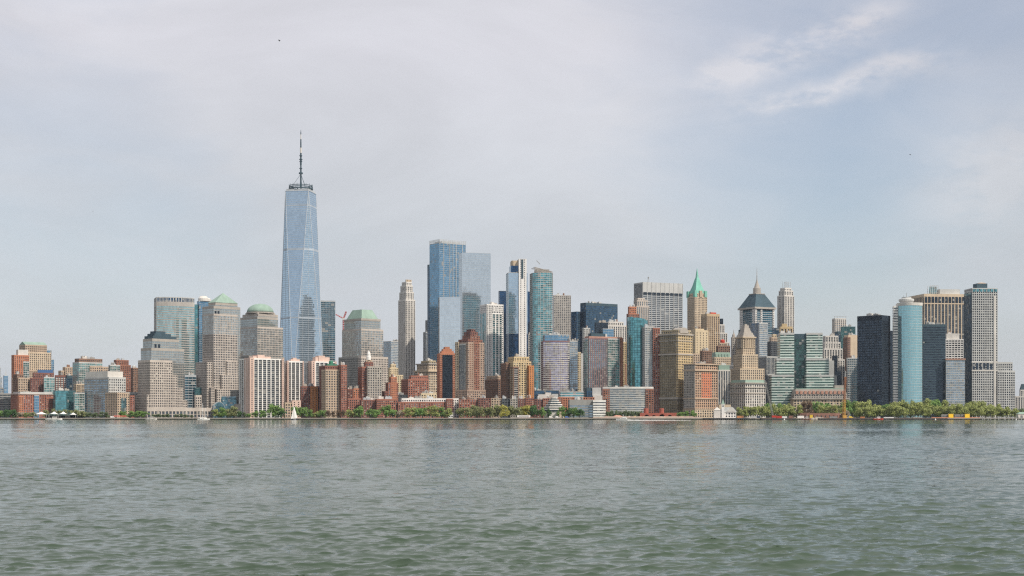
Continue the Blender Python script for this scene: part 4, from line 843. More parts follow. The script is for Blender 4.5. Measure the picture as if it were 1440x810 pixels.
cx,cy=t.ox+t.W*.38,t.oy+9; MB().lathe(cx,cy,[(9.5,t.z1+4),(9.5,t.z1+6),(11.2,t.z1+7.5),(11.2,t.z1+10),(7,t.z1+11.5),(7,t.z1+13)],24).build('round_crown',W('lgrey'),r)
MB().tube((cx,cy,t.z1+13),(cx,cy,t.z1+20),.4,.2,6).tube((cx-4,cy,t.z1+13),(cx-4,cy,t.z1+16),.3,.2,6).build('antenna',W('grey'),r)
r,T=B('tan_fin_tower','huge tan tower with tall vertical fins and lattice box roof', 2500, 24, [(1277,1299.5,1357,413,'pierstan')],'office tower',0)
t=T[0]
m=MB(); nfin=round(t.W/6.4)
for k in range(nfin): m.prism(fr(t,(k+.28)/nfin,(k+.96)/nfin,-.004,.0),t.z1-16,t.z1-6)
m.build('attic_window',G('black'),r)
band(t,t.z1-18,t.z1-16.2,W('beige'),.2)
x=t.ox+t.W*.18; m=MB()
for u in range(5):
    for v in range(2): m.tube((x+u*3.6,t.oy+4+v*12,t.z1),(x+u*3.6,t.oy+4+v*12,t.z1+15),.35,n=4)
for q in (3,7,11,15): m.tube((x,t.oy+4,t.z1+q),(x+14.4,t.oy+4,t.z1+q),.3,n=4)
m.build('lattice_frame',W('lgrey'),r); MB().box(x+2,x+13,t.oy+6,t.oy+14,t.z1,t.z1+13).build('glass_box',G('lteal'),r)
sub(t,fr(t,.42,.92,.1,.6),t.z1,t.z1+9,W('lgrey'),'mechanical_box')
B('dark_ribbon_tower','near black tower with faint horizontal bands beside the aqua tower', 2140, 14, [(1296,1298,1330,456,'ribbondark')],'office tower',3)
r,T=B('white_lattice_tower','white gridded tower top above the low blue glass block', 2300, 10, [(1329,1330,1355,477,'whitelattice'),(1330,1331,1349,469,'solid',dict(wall='offwhite',part='roof_block',dy=6,D=16))],'tower',1)
r,T=B('blue_glass_block','mid height blue glass block with pale red roof edge', 2130, 10, [(1329.5,1330.5,1357,505.5,'curtaingrey')],'office block',0)
t=T[0]; band(t,t.z1-.5,t.z1+1.2,W('salmon'),.8,'roof_edge')
r,T=B('gridded_white_tower','tall right end tower of small square windows in pale grey grid', 2190, 22, [(1356,1367,1403,405,'nyplaza',dict(ph=1.5)),(1397,1402,1424,509,'nyplaza',dict(dy=6,D=36)),(1400,1403,1427.5,521,'nyplaza',dict(dy=1,D=44))],'office tower',0)
t=T[0]
facade(r,[(t.ox-.5,t.oy+1.2),(t.ox-.02,t.oy+1.2),(t.ox-.02,t.oy+t.D),(t.ox-.5,t.oy+t.D)],0,t.z1-7,'nyplazaside',('side_wall','side_glazing'))  # shaded left face laid on as a darker coloured facade
sub(t,fr(t,.85,.93,-.025,0),0,t.z1-12,W('offwhite'),'white_stripe')
m=MB()
for k in range(7): m.prism(fr(t,.03+k*.14,.13+k*.14,-.004,0),t.z1-5.5,t.z1-1.6)
m.build('attic_window',G('teal'),r)
z0,z1=zat(520,2190)-GZ,zat(510,2190)-GZ
m=MB()
for k in range(6): m.prism(fr(t,.02+k*.138,.105+k*.138,-.008,0),z0,z1)
m.build('tall_opening',G('black'),r)
band(t,z1,z1+1.8,W('offwhite'),.35,'belt_course'); band(t,z0-1.8,z0,W('offwhite'),.35,'belt_course')
sub(t,fr(t,.25,.66,.2,.7),t.z1,zr(t,399),W('slate'),'mechanical_box'); MB().lathe(t.ox+t.W*.5,t.oy+t.D*.45,[(8,zr(t,399)),(6,zr(t,398)),(1,zr(t,397))],16).build('roof_cap',W('tan'),r)
r,T=B('distant_cream_house','small distant cream building with a slate roof at the frame edge', 2600, 12, [(1427,1428,1442,557,'decowhite'),(1433.5,1435,1446,548,'decowhite',dict(dy=3))],'building',0)
pyramid(T[1],540,W('slate'),0,30)
# ================================================================== water, land, trees, boats, people, haze, sky
SH = 1955.0       # depth of the quay wall
def water():
    ys=[22.0]
    while ys[-1] < 16000:
        y=ys[-1]
        ys.append(y + (.13 if y<95 else .22 if y<170 else .45 if y<420 else .8 if y<700 else 1.5 if y<1050 else 4 if y<1700 else 60 if y<2600 else 900))
    ys=np.array(ys); nc=980
    an=np.linspace(-.60,.60,nc)
    ys=np.concatenate([[-280.,-120.,-30.,5.],ys])
    Yg=np.repeat(ys[:,None],nc,1); Ye=np.maximum(Yg,22.0); Xg=Ye*np.tan(an)[None,:]*1.0 + np.sign(an)[None,:]*np.abs(an)[None,:]*40
    wing=np.array([3,9,20,45,100,250,700,2000,6000.]); capx=17000.0
    L_=np.maximum(Xg[:,:1]-wing[::-1][None,:]*(capx+Xg[:,:1])/6000.,-capx); R_=-L_[:,::-1]
    Xg=np.concatenate([L_,Xg,R_],1); nw=len(wing); nc+=2*nw; Yg=np.repeat(ys[:,None],nc,1)
    cm_=np.ones(nc); cm_[:nw+1]=0; cm_[-nw-1:]=0; cm_[nw+1:nw+13]=np.linspace(0,1,12); cm_[-nw-13:-nw-1]=np.linspace(1,0,12)
    dy=np.gradient(ys)[:,None]
    r=np.random.RandomState(3); z=np.zeros_like(Xg); ox=np.zeros_like(Xg); oy=np.zeros_like(Xg)
    near=Yg[:,0]<1700; sl=slice(0,int(near.sum()))
    X,Y_=Xg[sl],Yg[sl]; dyy=dy[sl]
    # slow patches of rougher and calmer water
    gust=1+.28*np.sin(X*.021+Y_*.013+1)+.22*np.sin(X*-.011+Y_*.034)+.18*np.sin(X*.05-Y_*.021+2)
    N=150
    for k in range(N):
        lam=.28*(5.5/.28)**((k+r.rand())/N); th=R(-90+12)+r.randn()*.52
        kk=2*math.pi/lam; kx,ky=kk*math.cos(th),kk*math.sin(th)
        amp=.0034*lam*(1.0 if lam<1.25 else (1.25/lam)**.6)*AMP
        att=np.clip((lam/(dyy*1.8)-.6)/1.0,0,1)
        if att.max()<=0: continue
        ph=kx*X+ky*Y_+r.rand()*6.283
        A=amp*att*gust*cm_[None,:]
        s,c=np.sin(ph),np.cos(ph)
        z[sl]+=A*s; ox[sl]+=A*c*math.cos(th)*CHOP; oy[sl]+=A*c*math.sin(th)*CHOP
    V=np.stack([Xg+ox,Yg+oy,z],-1).reshape(-1,3).astype(np.float32)
    nr=len(ys); i=np.arange(nr*nc).reshape(nr,nc)
    f=np.stack([i[:-1,:-1],i[:-1,1:],i[1:,1:],i[1:,:-1]],-1).reshape(-1,4)
    me=bpy.data.meshes.new('water'); me.vertices.add(len(V)); me.vertices.foreach_set('co',V.ravel())
    me.loops.add(f.size); me.loops.foreach_set('vertex_index',f.ravel().astype(np.int32))
    me.polygons.add(len(f)); me.polygons.foreach_set('loop_start',np.arange(0,f.size,4,dtype=np.int32)); me.polygons.foreach_set('loop_total',np.full(len(f),4,dtype=np.int32))
    me.polygons.foreach_set('use_smooth',np.ones(len(f),dtype=bool)); me.update(); me.validate()
    m,nt,b=_new('river_water'); Nn,L=nt.nodes,nt.links
    b.inputs['Base Color'].default_value=(.060,.068,.034,1); b.inputs['Roughness'].default_value=.07; b.inputs['IOR'].default_value=1.33
    tc=Nn.new('ShaderNodeTexCoord')
    # wind-ruffled and calmer streaks: the small waves are steeper in some patches than in others
    def streak(sc,sx,sy,a,b_):
        mp=Nn.new('ShaderNodeMapping'); mp.inputs['Scale'].default_value=(sx,sy,1)
        n=Nn.new('ShaderNodeTexNoise'); n.inputs['Scale'].default_value=sc; n.inputs['Detail'].default_value=5; n.inputs['Roughness'].default_value=.65
        L.new(tc.outputs['Object'],mp.inputs['Vector']); L.new(mp.outputs[0],n.inputs['Vector'])
        r_=Nn.new('ShaderNodeMapRange'); r_.inputs['From Min'].default_value=.38; r_.inputs['From Max'].default_value=.62; r_.inputs['To Min'].default_value=a; r_.inputs['To Max'].default_value=b_; r_.clamp=True
        L.new(n.outputs['Fac'],r_.inputs['Value']); return r_.outputs[0]
    st_=streak(.16,1,.35,.05,1.0); st2=streak(.012,1,.5,.55,1.25)
    pm=Nn.new('ShaderNodeMath'); pm.operation='MULTIPLY'; L.new(st_,pm.inputs[0]); L.new(st2,pm.inputs[1])
    def bump(scale,sx,det,dist,strength,prev=None):
        mp=Nn.new('ShaderNodeMapping'); mp.inputs['Scale'].default_value=(sx,1,1); mp.inputs['Rotation'].default_value=(0,0,R(8))
        n=Nn.new('ShaderNodeTexNoise'); n.inputs['Scale'].default_value=scale; n.inputs['Detail'].default_value=det; n.inputs['Roughness'].default_value=.6
        L.new(tc.outputs['Object'],mp.inputs['Vector']); L.new(mp.outputs[0],n.inputs['Vector'])
        bp=Nn.new('ShaderNodeBump'); q=Nn.new('ShaderNodeMath'); q.operation='MULTIPLY'; q.inputs[1].default_value=strength; L.new(pm.outputs[0],q.inputs[0]); L.new(q.outputs[0],bp.inputs['Strength']); bp.inputs['Distance'].default_value=dist
        L.new(n.outputs['Fac'],bp.inputs['Height'])
        if prev: L.new(prev.outputs[0],bp.inputs['Normal'])
        return bp
    b1=bump(.16,.45,4,1.1,WB[0]); b2=bump(.9,.5,4,.28,WB[1],b1); b3=bump(4,.6,3,.05,WB[2],b2)
    L.new(b3.outputs[0],b.inputs['Normal'])
    n=Nn.new('ShaderNodeTexNoise'); n.inputs['Scale'].default_value=.01; L.new(tc.outputs['Object'],n.inputs['Vector'])
    mr=Nn.new('ShaderNodeMapRange'); mr.inputs['To Min'].default_value=.7; mr.inputs['To Max'].default_value=1.3; L.new(n.outputs['Fac'],mr.inputs['Value'])
    sc=Nn.new('ShaderNodeVectorMath'); sc.operation='SCALE'; sc.inputs[0].default_value=(.048,.074,.050); L.new(mr.outputs[0],sc.inputs['Scale']); L.new(sc.outputs[0],b.inputs['Base Color'])
    me.materials.append(m); o=bpy.data.objects.new('water',me); C.objects.link(o); o['kind']='structure'; return o
AMP=1.12; CHOP=1.35; WB=(.9,.8,.25)
water()
def struct(name,mb,mat):
    o=mb.build(name,mat); o['kind']='structure'; return o
struct('ground',MB().box(-5500,5500,SH+14,9000,-2,GZ-.02),wallm('ground_wall',(.13,.13,.115),.95))
struct('promenade',MB().box(-5500,5500,SH+.6,SH+14,-2,GZ),wallm('promenade_wall',(.44,.38,.34),.9))
struct('quay_wall',MB().box(-5500,5500,SH,SH+.6,-2,1.35).box(-5500,5500,SH+.02,SH+.6,1.35,GZ+.15,2).box(-5500,5500,SH-.12,SH,-2,.9,1),[wallm('quay_wall_mat',(.085,.085,.075),.9),wallm('quay_weed',(.025,.032,.022),.9),wallm('quay_cap',(.36,.33,.29),.9)])
struct('lawn',MB().box(-5500,5500,SH+15,SH+70,-1,GZ+.004),wallm('lawn_wall',(.07,.11,.035),.95))
def X(px,Y): return tx(px)*Y

# ---- trees
def leafmat(name,col):
    m,nt,b=_new(name); N,L=nt.nodes,nt.links
    b.inputs['Roughness'].default_value=.7; b.inputs['Specular IOR Level'].default_value=.15
    oi=N.new('ShaderNodeNewGeometry'); tc=N.new('ShaderNodeTexCoord'); n=N.new('ShaderNodeTexNoise'); n.inputs['Scale'].default_value=.35; n.inputs['Detail'].default_value=3
    L.new(tc.outputs['Object'],n.inputs['Vector'])
    ad=N.new('ShaderNodeMath'); ad.operation='MULTIPLY_ADD'; ad.inputs[1].default_value=.35; ad.inputs[2].default_value=.4; L.new(oi.outputs['Random Per Island'],ad.inputs[0])
    a2=N.new('ShaderNodeMath'); a2.operation='MULTIPLY_ADD'; a2.inputs[1].default_value=.8; L.new(n.outputs['Fac'],a2.inputs[0]); L.new(ad.outputs[0],a2.inputs[2])
    sc=N.new('ShaderNodeVectorMath'); sc.operation='SCALE'; sc.inputs[0].default_value=col; L.new(a2.outputs[0],sc.inputs['Scale']); L.new(sc.outputs[0],b.inputs['Base Color'])
    tr=N.new('ShaderNodeBsdfTranslucent'); L.new(sc.outputs[0],tr.inputs[0]); mx=N.new('ShaderNodeMixShader'); mx.inputs[0].default_value=.3
    L.new(b.outputs[0],mx.inputs[1]); L.new(tr.outputs[0],mx.inputs[2]); L.new(mx.outputs[0],N['Material Output'].inputs[0])
    return m
LM={'olive':leafmat('olive_leaf',(.38,.43,.16)),'green':leafmat('green_leaf',(.22,.36,.11)),'dark':leafmat('dark_leaf',(.08,.17,.06)),
    'yellow':leafmat('yellow_leaf',(.50,.48,.12)),'grey':leafmat('grey_leaf',(.31,.34,.16)),'bare':leafmat('bare_leaf',(.21,.15,.10)),'pale':leafmat('pale_leaf',(.42,.37,.28)),'teal':leafmat('dull_leaf',(.17,.23,.12))}
bark=wallm('bark_wall',(.10,.08,.06))
def crown_mesh(seed,dens=1.0,flat=1.0):
    r=random.Random(seed); v=[];f=[]
    lobes=[]
    for k in range(20):
        a=r.uniform(0,6.283); h=r.uniform(.24,.9); rad=r.uniform(.0,.38)*(1.15-abs(h-.5)*1.1)
        lobes.append((rad*math.cos(a),rad*math.sin(a),h,r.uniform(.13,.22)))
    for (lx,ly,lz,lr) in lobes:
        for q in range(int(75*dens)):
            d=Vector((r.gauss(0,1),r.gauss(0,1),r.gauss(0,1)*flat)).normalized()*lr*(r.random()**.35)
            p=Vector((lx,ly,lz))+d; s=r.uniform(.024,.055)
            n=(d.normalized()*1.2+Vector((r.gauss(0,1),r.gauss(0,1),r.gauss(0,1)))*.6).normalized()
            u=n.orthogonal().normalized(); w=n.cross(u); ang=r.uniform(0,6.28); u,w=u*math.cos(ang)+w*math.sin(ang),w*math.cos(ang)-u*math.sin(ang)
            b=len(v); v+= [tuple(p+u*s),tuple(p+w*s*r.uniform(.6,1)),tuple(p-u*s*r.uniform(.7,1.2)),tuple(p-w*s)]; f.append((b,b+1,b+2,b+3))
    return v,f
def trunk_mesh(seed):
    r=random.Random(seed); m=MB(); m.tube((0,0,0),(0.01,0,.34),.028,.02,7)
    for k in range(5):
        a=6.283*k/5+r.random(); z=r.uniform(.22,.36); q=(r.uniform(.12,.26)*math.cos(a),r.uniform(.12,.26)*math.sin(a),r.uniform(.5,.75))
        m.tube((0,0,z),q,.014,.006,5); m.tube(q,(q[0]*1.4,q[1]*1.3,q[2]+.14),.006,.002,4)
    return m
CM=[crown_mesh(11+k,1.0) for k in range(6)]+[crown_mesh(40+k,.45) for k in range(2)]
TM=[trunk_mesh(5+k) for k in range(4)]
_tc={}
def tree_proto(ci,leaf,ti):
    k=(ci,leaf)
    if k not in _tc:
        me=bpy.data.meshes.new('crown'); me.from_pydata(CM[ci][0],[],CM[ci][1]); me.materials.append(LM[leaf]); _tc[k]=me
    if ('t',ti) not in _tc:
        me=bpy.data.meshes.new('trunk'); me.from_pydata(TM[ti].v,[],TM[ti].f); me.materials.append(bark); _tc[('t',ti)]=me
    return _tc[k],_tc[('t',ti)]
COLW={'olive':'olive green','green':'fresh green','dark':'dark green','yellow':'yellow green','grey':'grey green','bare':'almost bare brown','pale':'pale blossoming','teal':'dull green'}
ORD='first second third fourth fifth sixth seventh eighth ninth tenth eleventh twelfth thirteenth fourteenth fifteenth sixteenth seventeenth eighteenth nineteenth twentieth'.split()
def trees(x0,x1,n,ytop,leaf,where,Y=1990,wide=1.0,jit=1.5,depth=12,group=None):
    leaves=leaf if isinstance(leaf,(list,tuple)) else [leaf]
    for k in range(n):
        lf=leaves[k%len(leaves)]; Yk=Y+rng.uniform(-depth,depth)
        px=x0+(x1-x0)*(k+.5)/n+rng.uniform(-.8,.8)*(1 if n>1 else 0); h=zat(ytop+rng.uniform(-jit,jit),Yk)-GZ
        w=max((x1-x0)/n*1.75,h*.8)*wide if n>1 else (x1-x0)*1.25*wide
        ci=rng.choice([6,7]) if lf=='bare' else rng.randrange(6); cm,tm=tree_proto(ci,lf,rng.randrange(4))
        root=empty('tree',(X(px,Yk),Yk,GZ),rng.uniform(0,6.28))
        o_=ORD[k] if n>1 else ''
        tag(root,(f'{o_} of {n} {COLW[lf].split()[-1] if COLW[lf][0]!="a" else "bare"} trees {where}' if n>1 else f'{COLW[lf]} tree {where}'),'tree','trees along the waterfront')
        wk=w*Yk/F if False else w
        for nm,me in (('crown',cm),('trunk',tm)):
            o=bpy.data.objects.new(nm,me); C.objects.link(o); o.parent=root; o.scale=(wk/.95,wk/.95,h/1.05)
# (row ranges read from the photograph, one line per stretch of quay)
trees(-4,24,3,576,['green','dark','dark'],'left of the white tents')
trees(24,50,3,579,['pale','olive','grey'],'between the dark trees and the white tents',wide=.9)
trees(60,104,5,576,'grey','behind the white tents',2030,.8,depth=3)
trees(104,121,2,577,'grey','right of the white tents')
trees(121,154,4,580,'teal','below the dark glass side of the riverside office',wide=.8)
trees(168,208,4,577.5,'green','in front of the dark stepped tower base',wide=.9)
trees(212,240,4,582,'teal','below the long stone gallery, left half',1990,.7)
trees(244,272,4,582.5,'teal','below the long stone gallery, right half',1990,.7)
trees(299,316,2,574,['olive','green'],'before the glass vault')
trees(314,334,2,572,'grey','right of the glass vault',2010)
trees(333,353,3,579,['dark','teal','green'],'at the left foot of the widest slab tower',1985,.8)
trees(355,374,2,578,'green','below the middle of the widest slab tower',1985,.8)
trees(378,397,1,569,'green','big and round in front of the widest slab tower',1985)
trees(388,404,1,574,'dark','left of the small white sailboat',2000)
trees(409,423,1,570,'green','directly behind the small white sailboat',1985)
trees(420,433,1,570,'green','just right of the small white sailboat',1990)
trees(434,458,3,577,['green','olive','green'],'in front of the dark brick flats')
trees(458,486,4,577,'bare','below the tan fronted tower with the green tank')
trees(487,498,1,576,'olive','left of the round tree below the brick infill')
trees(498,514,1,571,'green','round and bright below the orange brick block')
trees(514,533,2,576,'green','below the white lantern tower',1985)
trees(534,550,1,570,'green','round and bright below the bright red row')
trees(549,566,2,576,['green','pale'],'below the dark low roofs')
trees(566,590,2,573,'olive','below the left part of the long orange brick row')
trees(588,616,2,571,['green','olive'],'below the middle of the long orange brick row')
trees(616,636,2,573,['green','olive'],'below the right part of the long orange brick row')
trees(644,672,3,571,'grey','at the foot of the ziggurat roofed tower',1990)
trees(670,706,4,570,'grey','in front of the tan and grey terrace houses',1990)
trees(704,732,3,570,['yellow','grey','grey'],'below the yellow stone tower',1985)
trees(730,746,1,569.5,'yellow','brightest, beside the round dark green tree')
trees(742,760,1,570.5,'dark','round and dark left of the stepped museum',1982)
trees(760,775,2,574,['green','dark'],'left of the stepped museum entrance',1982,.8)
trees(786,819,4,572,['green','dark','green','dark'],'before the museum right half and wing',1982)
trees(852,904,9,577,'teal','clipped in a row below the curved ribbon block',1990,.8,.4,2)
trees(953,978,3,577,'green','left of the white pier house',1990,.8)
trees(1035,1052,2,574,'olive','right of the white pier house',1995)
trees(1046,1084,4,569.5,'olive','below the green corniced block',2000)
trees(1076,1110,4,566,['green','olive'],'around the leaning lattice crane',2020)
trees(1090,1128,4,570,'olive','below the teal banded complex',1995)
trees(1125,1144,2,563,'bare','before the mansard palace columns',2010)
trees(1142,1166,2,563,'green','rising highest before the mansard palace',2030)
trees(1150,1188,4,570,'olive','in front of the mansard palace, right half',1995)
trees(1182,1204,2,564,'green','right of the orange lattice pole',2030)
trees(1184,1196,1,577,'pale','beside the foot of the orange lattice pole',1975)
trees(1200,1226,3,562,'olive','before the left half of the black slab tower',2040)
trees(1204,1258,5,571,'olive','in the front row below the black slab tower',1992)
trees(1228,1262,3,566,['olive','green'],'before the right half of the black slab tower',2040)
trees(1258,1300,4,563,'olive','behind others at the foot of the aqua tower',2040)
trees(1256,1306,5,570,'olive','in the front row below the aqua tower',1992)
trees(1298,1332,4,561,['olive','green','green'],'behind others at the foot of the near black tower',2040)
trees(1304,1352,5,569,'olive','in the front row below the blue glass block',1992)
trees(1334,1366,3,567,'olive','behind others under the blue glass block',2040)
trees(1358,1382,2,562,'olive','behind others left of the gridded tower',2040)
trees(1350,1392,4,570,'olive','in the front row below the gridded tower, left half',1992)
trees(1380,1408,3,567,'olive','behind others below the gridded tower, right half',2035)
trees(1390,1432,4,572,'olive','in the front row at the right end of the park',1992)
trees(1430,1446,2,574,['teal','green'],'by the green roofed shed at the frame edge',2040)

# ---- tents at the left
def tent(px,w,ytop,label):
    Y=1975; r=empty('tent',(X(px,Y),Y,GZ)); tag(r,label,'tent','white peaked tents on the north quay'); k=w*Y/F; zt=zat(ytop,Y)-GZ
    m=MB(); n=10; D=9; rows=[]
    for j in range(n+1):
        for i in range(n+1):
            u=i/n*2-1; v=j/n*2-1; d=math.hypot(u,v); h=zt*.62+zt*.38*max(0,1-d)**1.5-.8*(1-max(abs(u),abs(v)))*0
            m.v.append((u*k/2,v*D/2,h))
    for j in range(n):
        for i in range(n): a=j*(n+1)+i; m.f.append((a,a+1,a+n+2,a+n+1)); m.m.append(0)
    m.build('canopy',plain('tent_canvas',(.82,.81,.78),.8),r,smooth=True)
    for sx in (-1,1):
        for sy in (-1,1): MB().tube((sx*k*.46,sy*D*.46,0),(sx*k*.46,sy*D*.46,zt*.63),.16,n=6).build('pole',W('lgrey'),r)
tent(58,19,579,'widest white peaked tent, leftmost of the four on the quay')
tent(76,12,578.5,'white peaked tent second from the left on the quay')
tent(89,11,578.5,'white peaked tent third from the left on the quay')
tent(103,10,580,'small low white peaked tent at the right of the four')
r=empty('dark_gabled_shed',(X(89,1985),1985,GZ)); tag(r,'dark green row of gabled sheds behind the white peaked tents','shed')
m=MB()
for k in range(4):
    x=-24+k*13; m.f.append(tuple(len(m.v)+q for q in range(4))); m.m.append(0)
    m.v+=[(x,0,0),(x+12.6,0,0),(x+12.6,0,3.5),(x,0,3.5)]
    m.prism([(x,0),(x+12.6,0),(x+12.6,9),(x,9)],.01,3.6,0); m.prism([(x-.2,-.3),(x+12.8,-.3),(x+12.8,9.3),(x-.2,9.3)],3.6,7.4,1,tpoly=[(x+6.2,-.3),(x+6.4,-.3),(x+6.4,9.3),(x+6.2,9.3)])
m.build('wall',[plain('shed_green',(.04,.09,.075)),plain('shed_roof',(.05,.10,.09))],r)
# ---- boats
def hull(L,Wd,H,m,mi=0,z0=-.3,bow=.35):
    n=9; secs=[]
    for i in range(n+1):
        u=i/n; w=Wd/2*(1 if u<1-bow else math.cos((u-(1-bow))/bow*math.pi/2)**.8); w=max(w,.03); sh=H*(1+.25*u*u)
        secs.append([(u*L-L/2,-w,sh),(u*L-L/2,-w*.7,z0),(u*L-L/2,w*.7,z0),(u*L-L/2,w,sh)])
    b=len(m.v)
    for s in secs: m.v+=s
    for i in range(n):
        for j in range(3): a=b+i*4+j; m.f.append((a,a+4,a+5,a+1)); m.m.append(mi)
        a=b+i*4; m.f.append((a,a+3,a+7,a+4)); m.m.append(mi)
    m.f.append((b,b+1,b+2,b+3)); m.m.append(mi); m.f.append((b+4*n+3,b+4*n+2,b+4*n+1,b+4*n)); m.m.append(mi)
    return m
WM=plain('boat_white',(.82,.82,.80),.35)
s=empty('sailboat',(X(413.6,1840),1840,0),R(200)); tag(s,'small white sailboat with a raised mainsail sailing before the slab towers','sailboat')
hull(9,2.6,1.0,MB()).build('hull',plain('hull_dark',(.05,.06,.08),.4),s)
MB().box(-2.4,1.2,-.8,.8,1,1.7).build('cabin',WM,s)
MB().tube((.8,0,.9),(.8,0,18.6),.14,.07,6).tube((.8,0,2.3),(-3.8,0,2.3),.1,.08,6).build('mast',W('lgrey'),s)
m=MB(); n=10
for i in range(n+1):
    u=i/n; z=2.6+15.4*u; w=4.6*(1-u)**.75+.1
    for j in range(4): t_=j/3; m.v.append((.6-w*t_, .7*math.sin(t_*math.pi)*(1-u*.6),z))
for i in range(n):
    for j in range(3): a=i*4+j; m.f.append((a,a+1,a+5,a+4)); m.m.append(0)
m.build('mainsail',plain('sailcloth',(.85,.84,.80),.8),s,smooth=True)
m=MB(); m.face([(4.2,0,1.4),(1.0,.5,2.2),(.85,0,15)]); m.build('jib',plain('sailcloth',(.85,.84,.80),.8),s)
for k,(px,h,lb) in enumerate(((284.5,567,'taller of two white masted sailboats moored below the stone gallery'),(289,573,'shorter of two white masted sailboats moored below the stone gallery'))):
    Y=1945; s=empty('moored_sailboat',(X(px,Y),Y,0),R(10+k*30)); tag(s,lb,'sailboat','sailboats moored by the cove')
    hull(13,3.2,1.3,MB()).build('hull',WM,s); MB().box(-3,2,-1,1,1.3,2.1).build('cabin',WM,s)
    m=MB(); m.tube((.5,0,1),(.5,0,zat(h,Y)),.32,.2,6).tube((.5,0,3),(-5,0,3),.3,.3,6)
    for q in (-5.5,6): m.tube((q,0,1.3),(.5,0,zat(h,Y)-1),.06,n=3)
    m.build('mast',WM,s)
s=empty('motor_yacht',(X(876,1745),1745,0),R(180)); tag(s,'white motor yacht speeding before the arched red brick pavilion','motorboat')
hull(17,4.4,1.7,MB(),bow=.5).build('hull',WM,s)
MB().prism([(-5,-1.7),(3.5,-1.7),(3.5,1.7),(-5,1.7)],1.7,3.4,tpoly=[(-5,-1.5),(1.8,-1.4),(1.8,1.4),(-5,1.5)]).build('cabin',WM,s)
MB().prism([(-4.2,-1.74),(2.6,-1.74),(2.6,1.74),(-4.2,1.74)],2.2,3.0,tpoly=[(-4.2,-1.62),(2.1,-1.6),(2.1,1.6),(-4.2,1.62)]).build('cabin_window',G('dark'),s)
MB().box(-4,.5,-1.3,1.3,3.45,4.2).tube((-3,-1,4.2),(-3.6,-1,5.4),.1).tube((-3,1,4.2),(-3.6,1,5.4),.1).box(-4.4,-2,-1.3,1.3,5.4,5.5).build('flybridge',WM,s)
m=MB(); r2=random.Random(4)
for k in range(150):
    u=k/150; px=884+u*88; Y=1745+r2.uniform(-1.5,1.5)*(1+u*3); w=r2.uniform(1.5,4)*(1-u*.5); d=r2.uniform(.3,.9); h=(.55*(1-u)+.16)*r2.uniform(.5,1)
    m.prism([(X(px,Y)-w,Y-d),(X(px,Y)+w,Y-d),(X(px,Y)+w,Y+d),(X(px,Y)-w,Y+d)],-.1,h,tpoly=[(X(px,Y)-w*.5,Y-.1),(X(px,Y)+w*.5,Y-.1),(X(px,Y)+w*.5,Y+.1),(X(px,Y)-w*.5,Y+.1)])
o=m.build('wake_foam',plain('foam',(.8,.82,.82),.9)); tag(o,'white foam wake trailing behind the motor yacht','foam',kind='stuff')
def workboat(px,L,col,label,Y=1938,cab='offwhite',hgt=1.6,rz=4):
    s=empty('work_boat',(X(px,Y),Y,0),R(rz)); tag(s,label,'work boat')
    hull(L,5,hgt,MB(),bow=.25).build('hull',W(col),s)
    MB().box(-L*.1,L*.18,-1.5,1.5,hgt,hgt+2.6).build('wheelhouse',W(cab),s); MB().box(-L*.08,L*.19,-1.53,1.53,hgt+1.4,hgt+2.1).build('wheelhouse_window',G('dark'),s)
    MB().tube((0,0,hgt+2.6),(0,0,hgt+6),.12,.06,5).box(-L*.4,-L*.2,-1.2,1.2,hgt,hgt+.9).build('mast',W('lgrey'),s)
workboat(1235,14,'redpaint','red and white work boat moored below the black slab tower',cab='whitec')
workboat(1134,13,'dbrick','dark red work boat beside the construction barge')
workboat(76,22,'whitec','long low white launch moored under the white tents')
workboat(213,15,'offwhite','white launch moored below the stepped stone tower')
def barge(x0,x1,label,Y=1940):
    L=(x1-x0)*Y/F; s=empty('barge',(X((x0+x1)/2,Y),Y,0)); tag(s,label,'barge')
    MB().prism([(-L/2,-5),(L/2,-5),(L/2,5),(-L/2,5)],-.5,2.1,tpoly=[(-L/2-1,-5),(L/2+1,-5),(L/2+1,5),(-L/2-1,5)]).build('hull',wallm('barge_wall',(.05,.055,.06)),s)
    MB().box(-L/2,L/2,-5.15,-5.03,1.2,1.5).build('fender_rail',W('brown'),s)
    return s,L
barge(1070,1118,'black construction barge carrying the leaning lattice crane')
barge(1152,1204,'black barge at the foot of the orange lattice pole')
barge(1206,1330,'longest black barge, moored along the park promenade',1944)
# ---- cranes at the waterfront
s=empty('lattice_crane',(X(1088,1940),1940,2.1)); tag(s,'crawler crane with a long dark boom leaning left on the black barge','crane')
MB().box(-3,3,-2,2,0,.9).build('crawler_track',W('dgrey'),s); MB().box(-2.6,3.2,-1.6,1.6,.9,3.6).build('cab',W('redpaint'),s)
lattice((-1,0,2.5),(X(1075.5,1940)-X(1088,1940),0,zat(535,1940)-2.1),1.7,MB(),3,.22).build('boom',W('grey'),s)
s=empty('lattice_pole_rig',(X(1187,1942),1942,2.1)); tag(s,'orange and yellow lattice pole standing on a barge before the palace','piling rig')
z1=zat(530,1942)-2.1
lattice((-.4,0,0),(.3,0,z1*.45),2.8,MB(),2.4,.36).box(-2,3,-2,2,0,4).build('lower_mast',wallm('rig_yellow',(.60,.34,.08)),s)
lattice((.3,0,z1*.45),(1.6,0,z1),2.0,MB(),2.4,.3).build('upper_mast',wallm('rig_orange',(.42,.19,.10)),s)
lattice((1.3,0,z1),(2.2,0,z1+8),.8,MB(),2,.2).build('mast_tip',W('lgrey'),s)
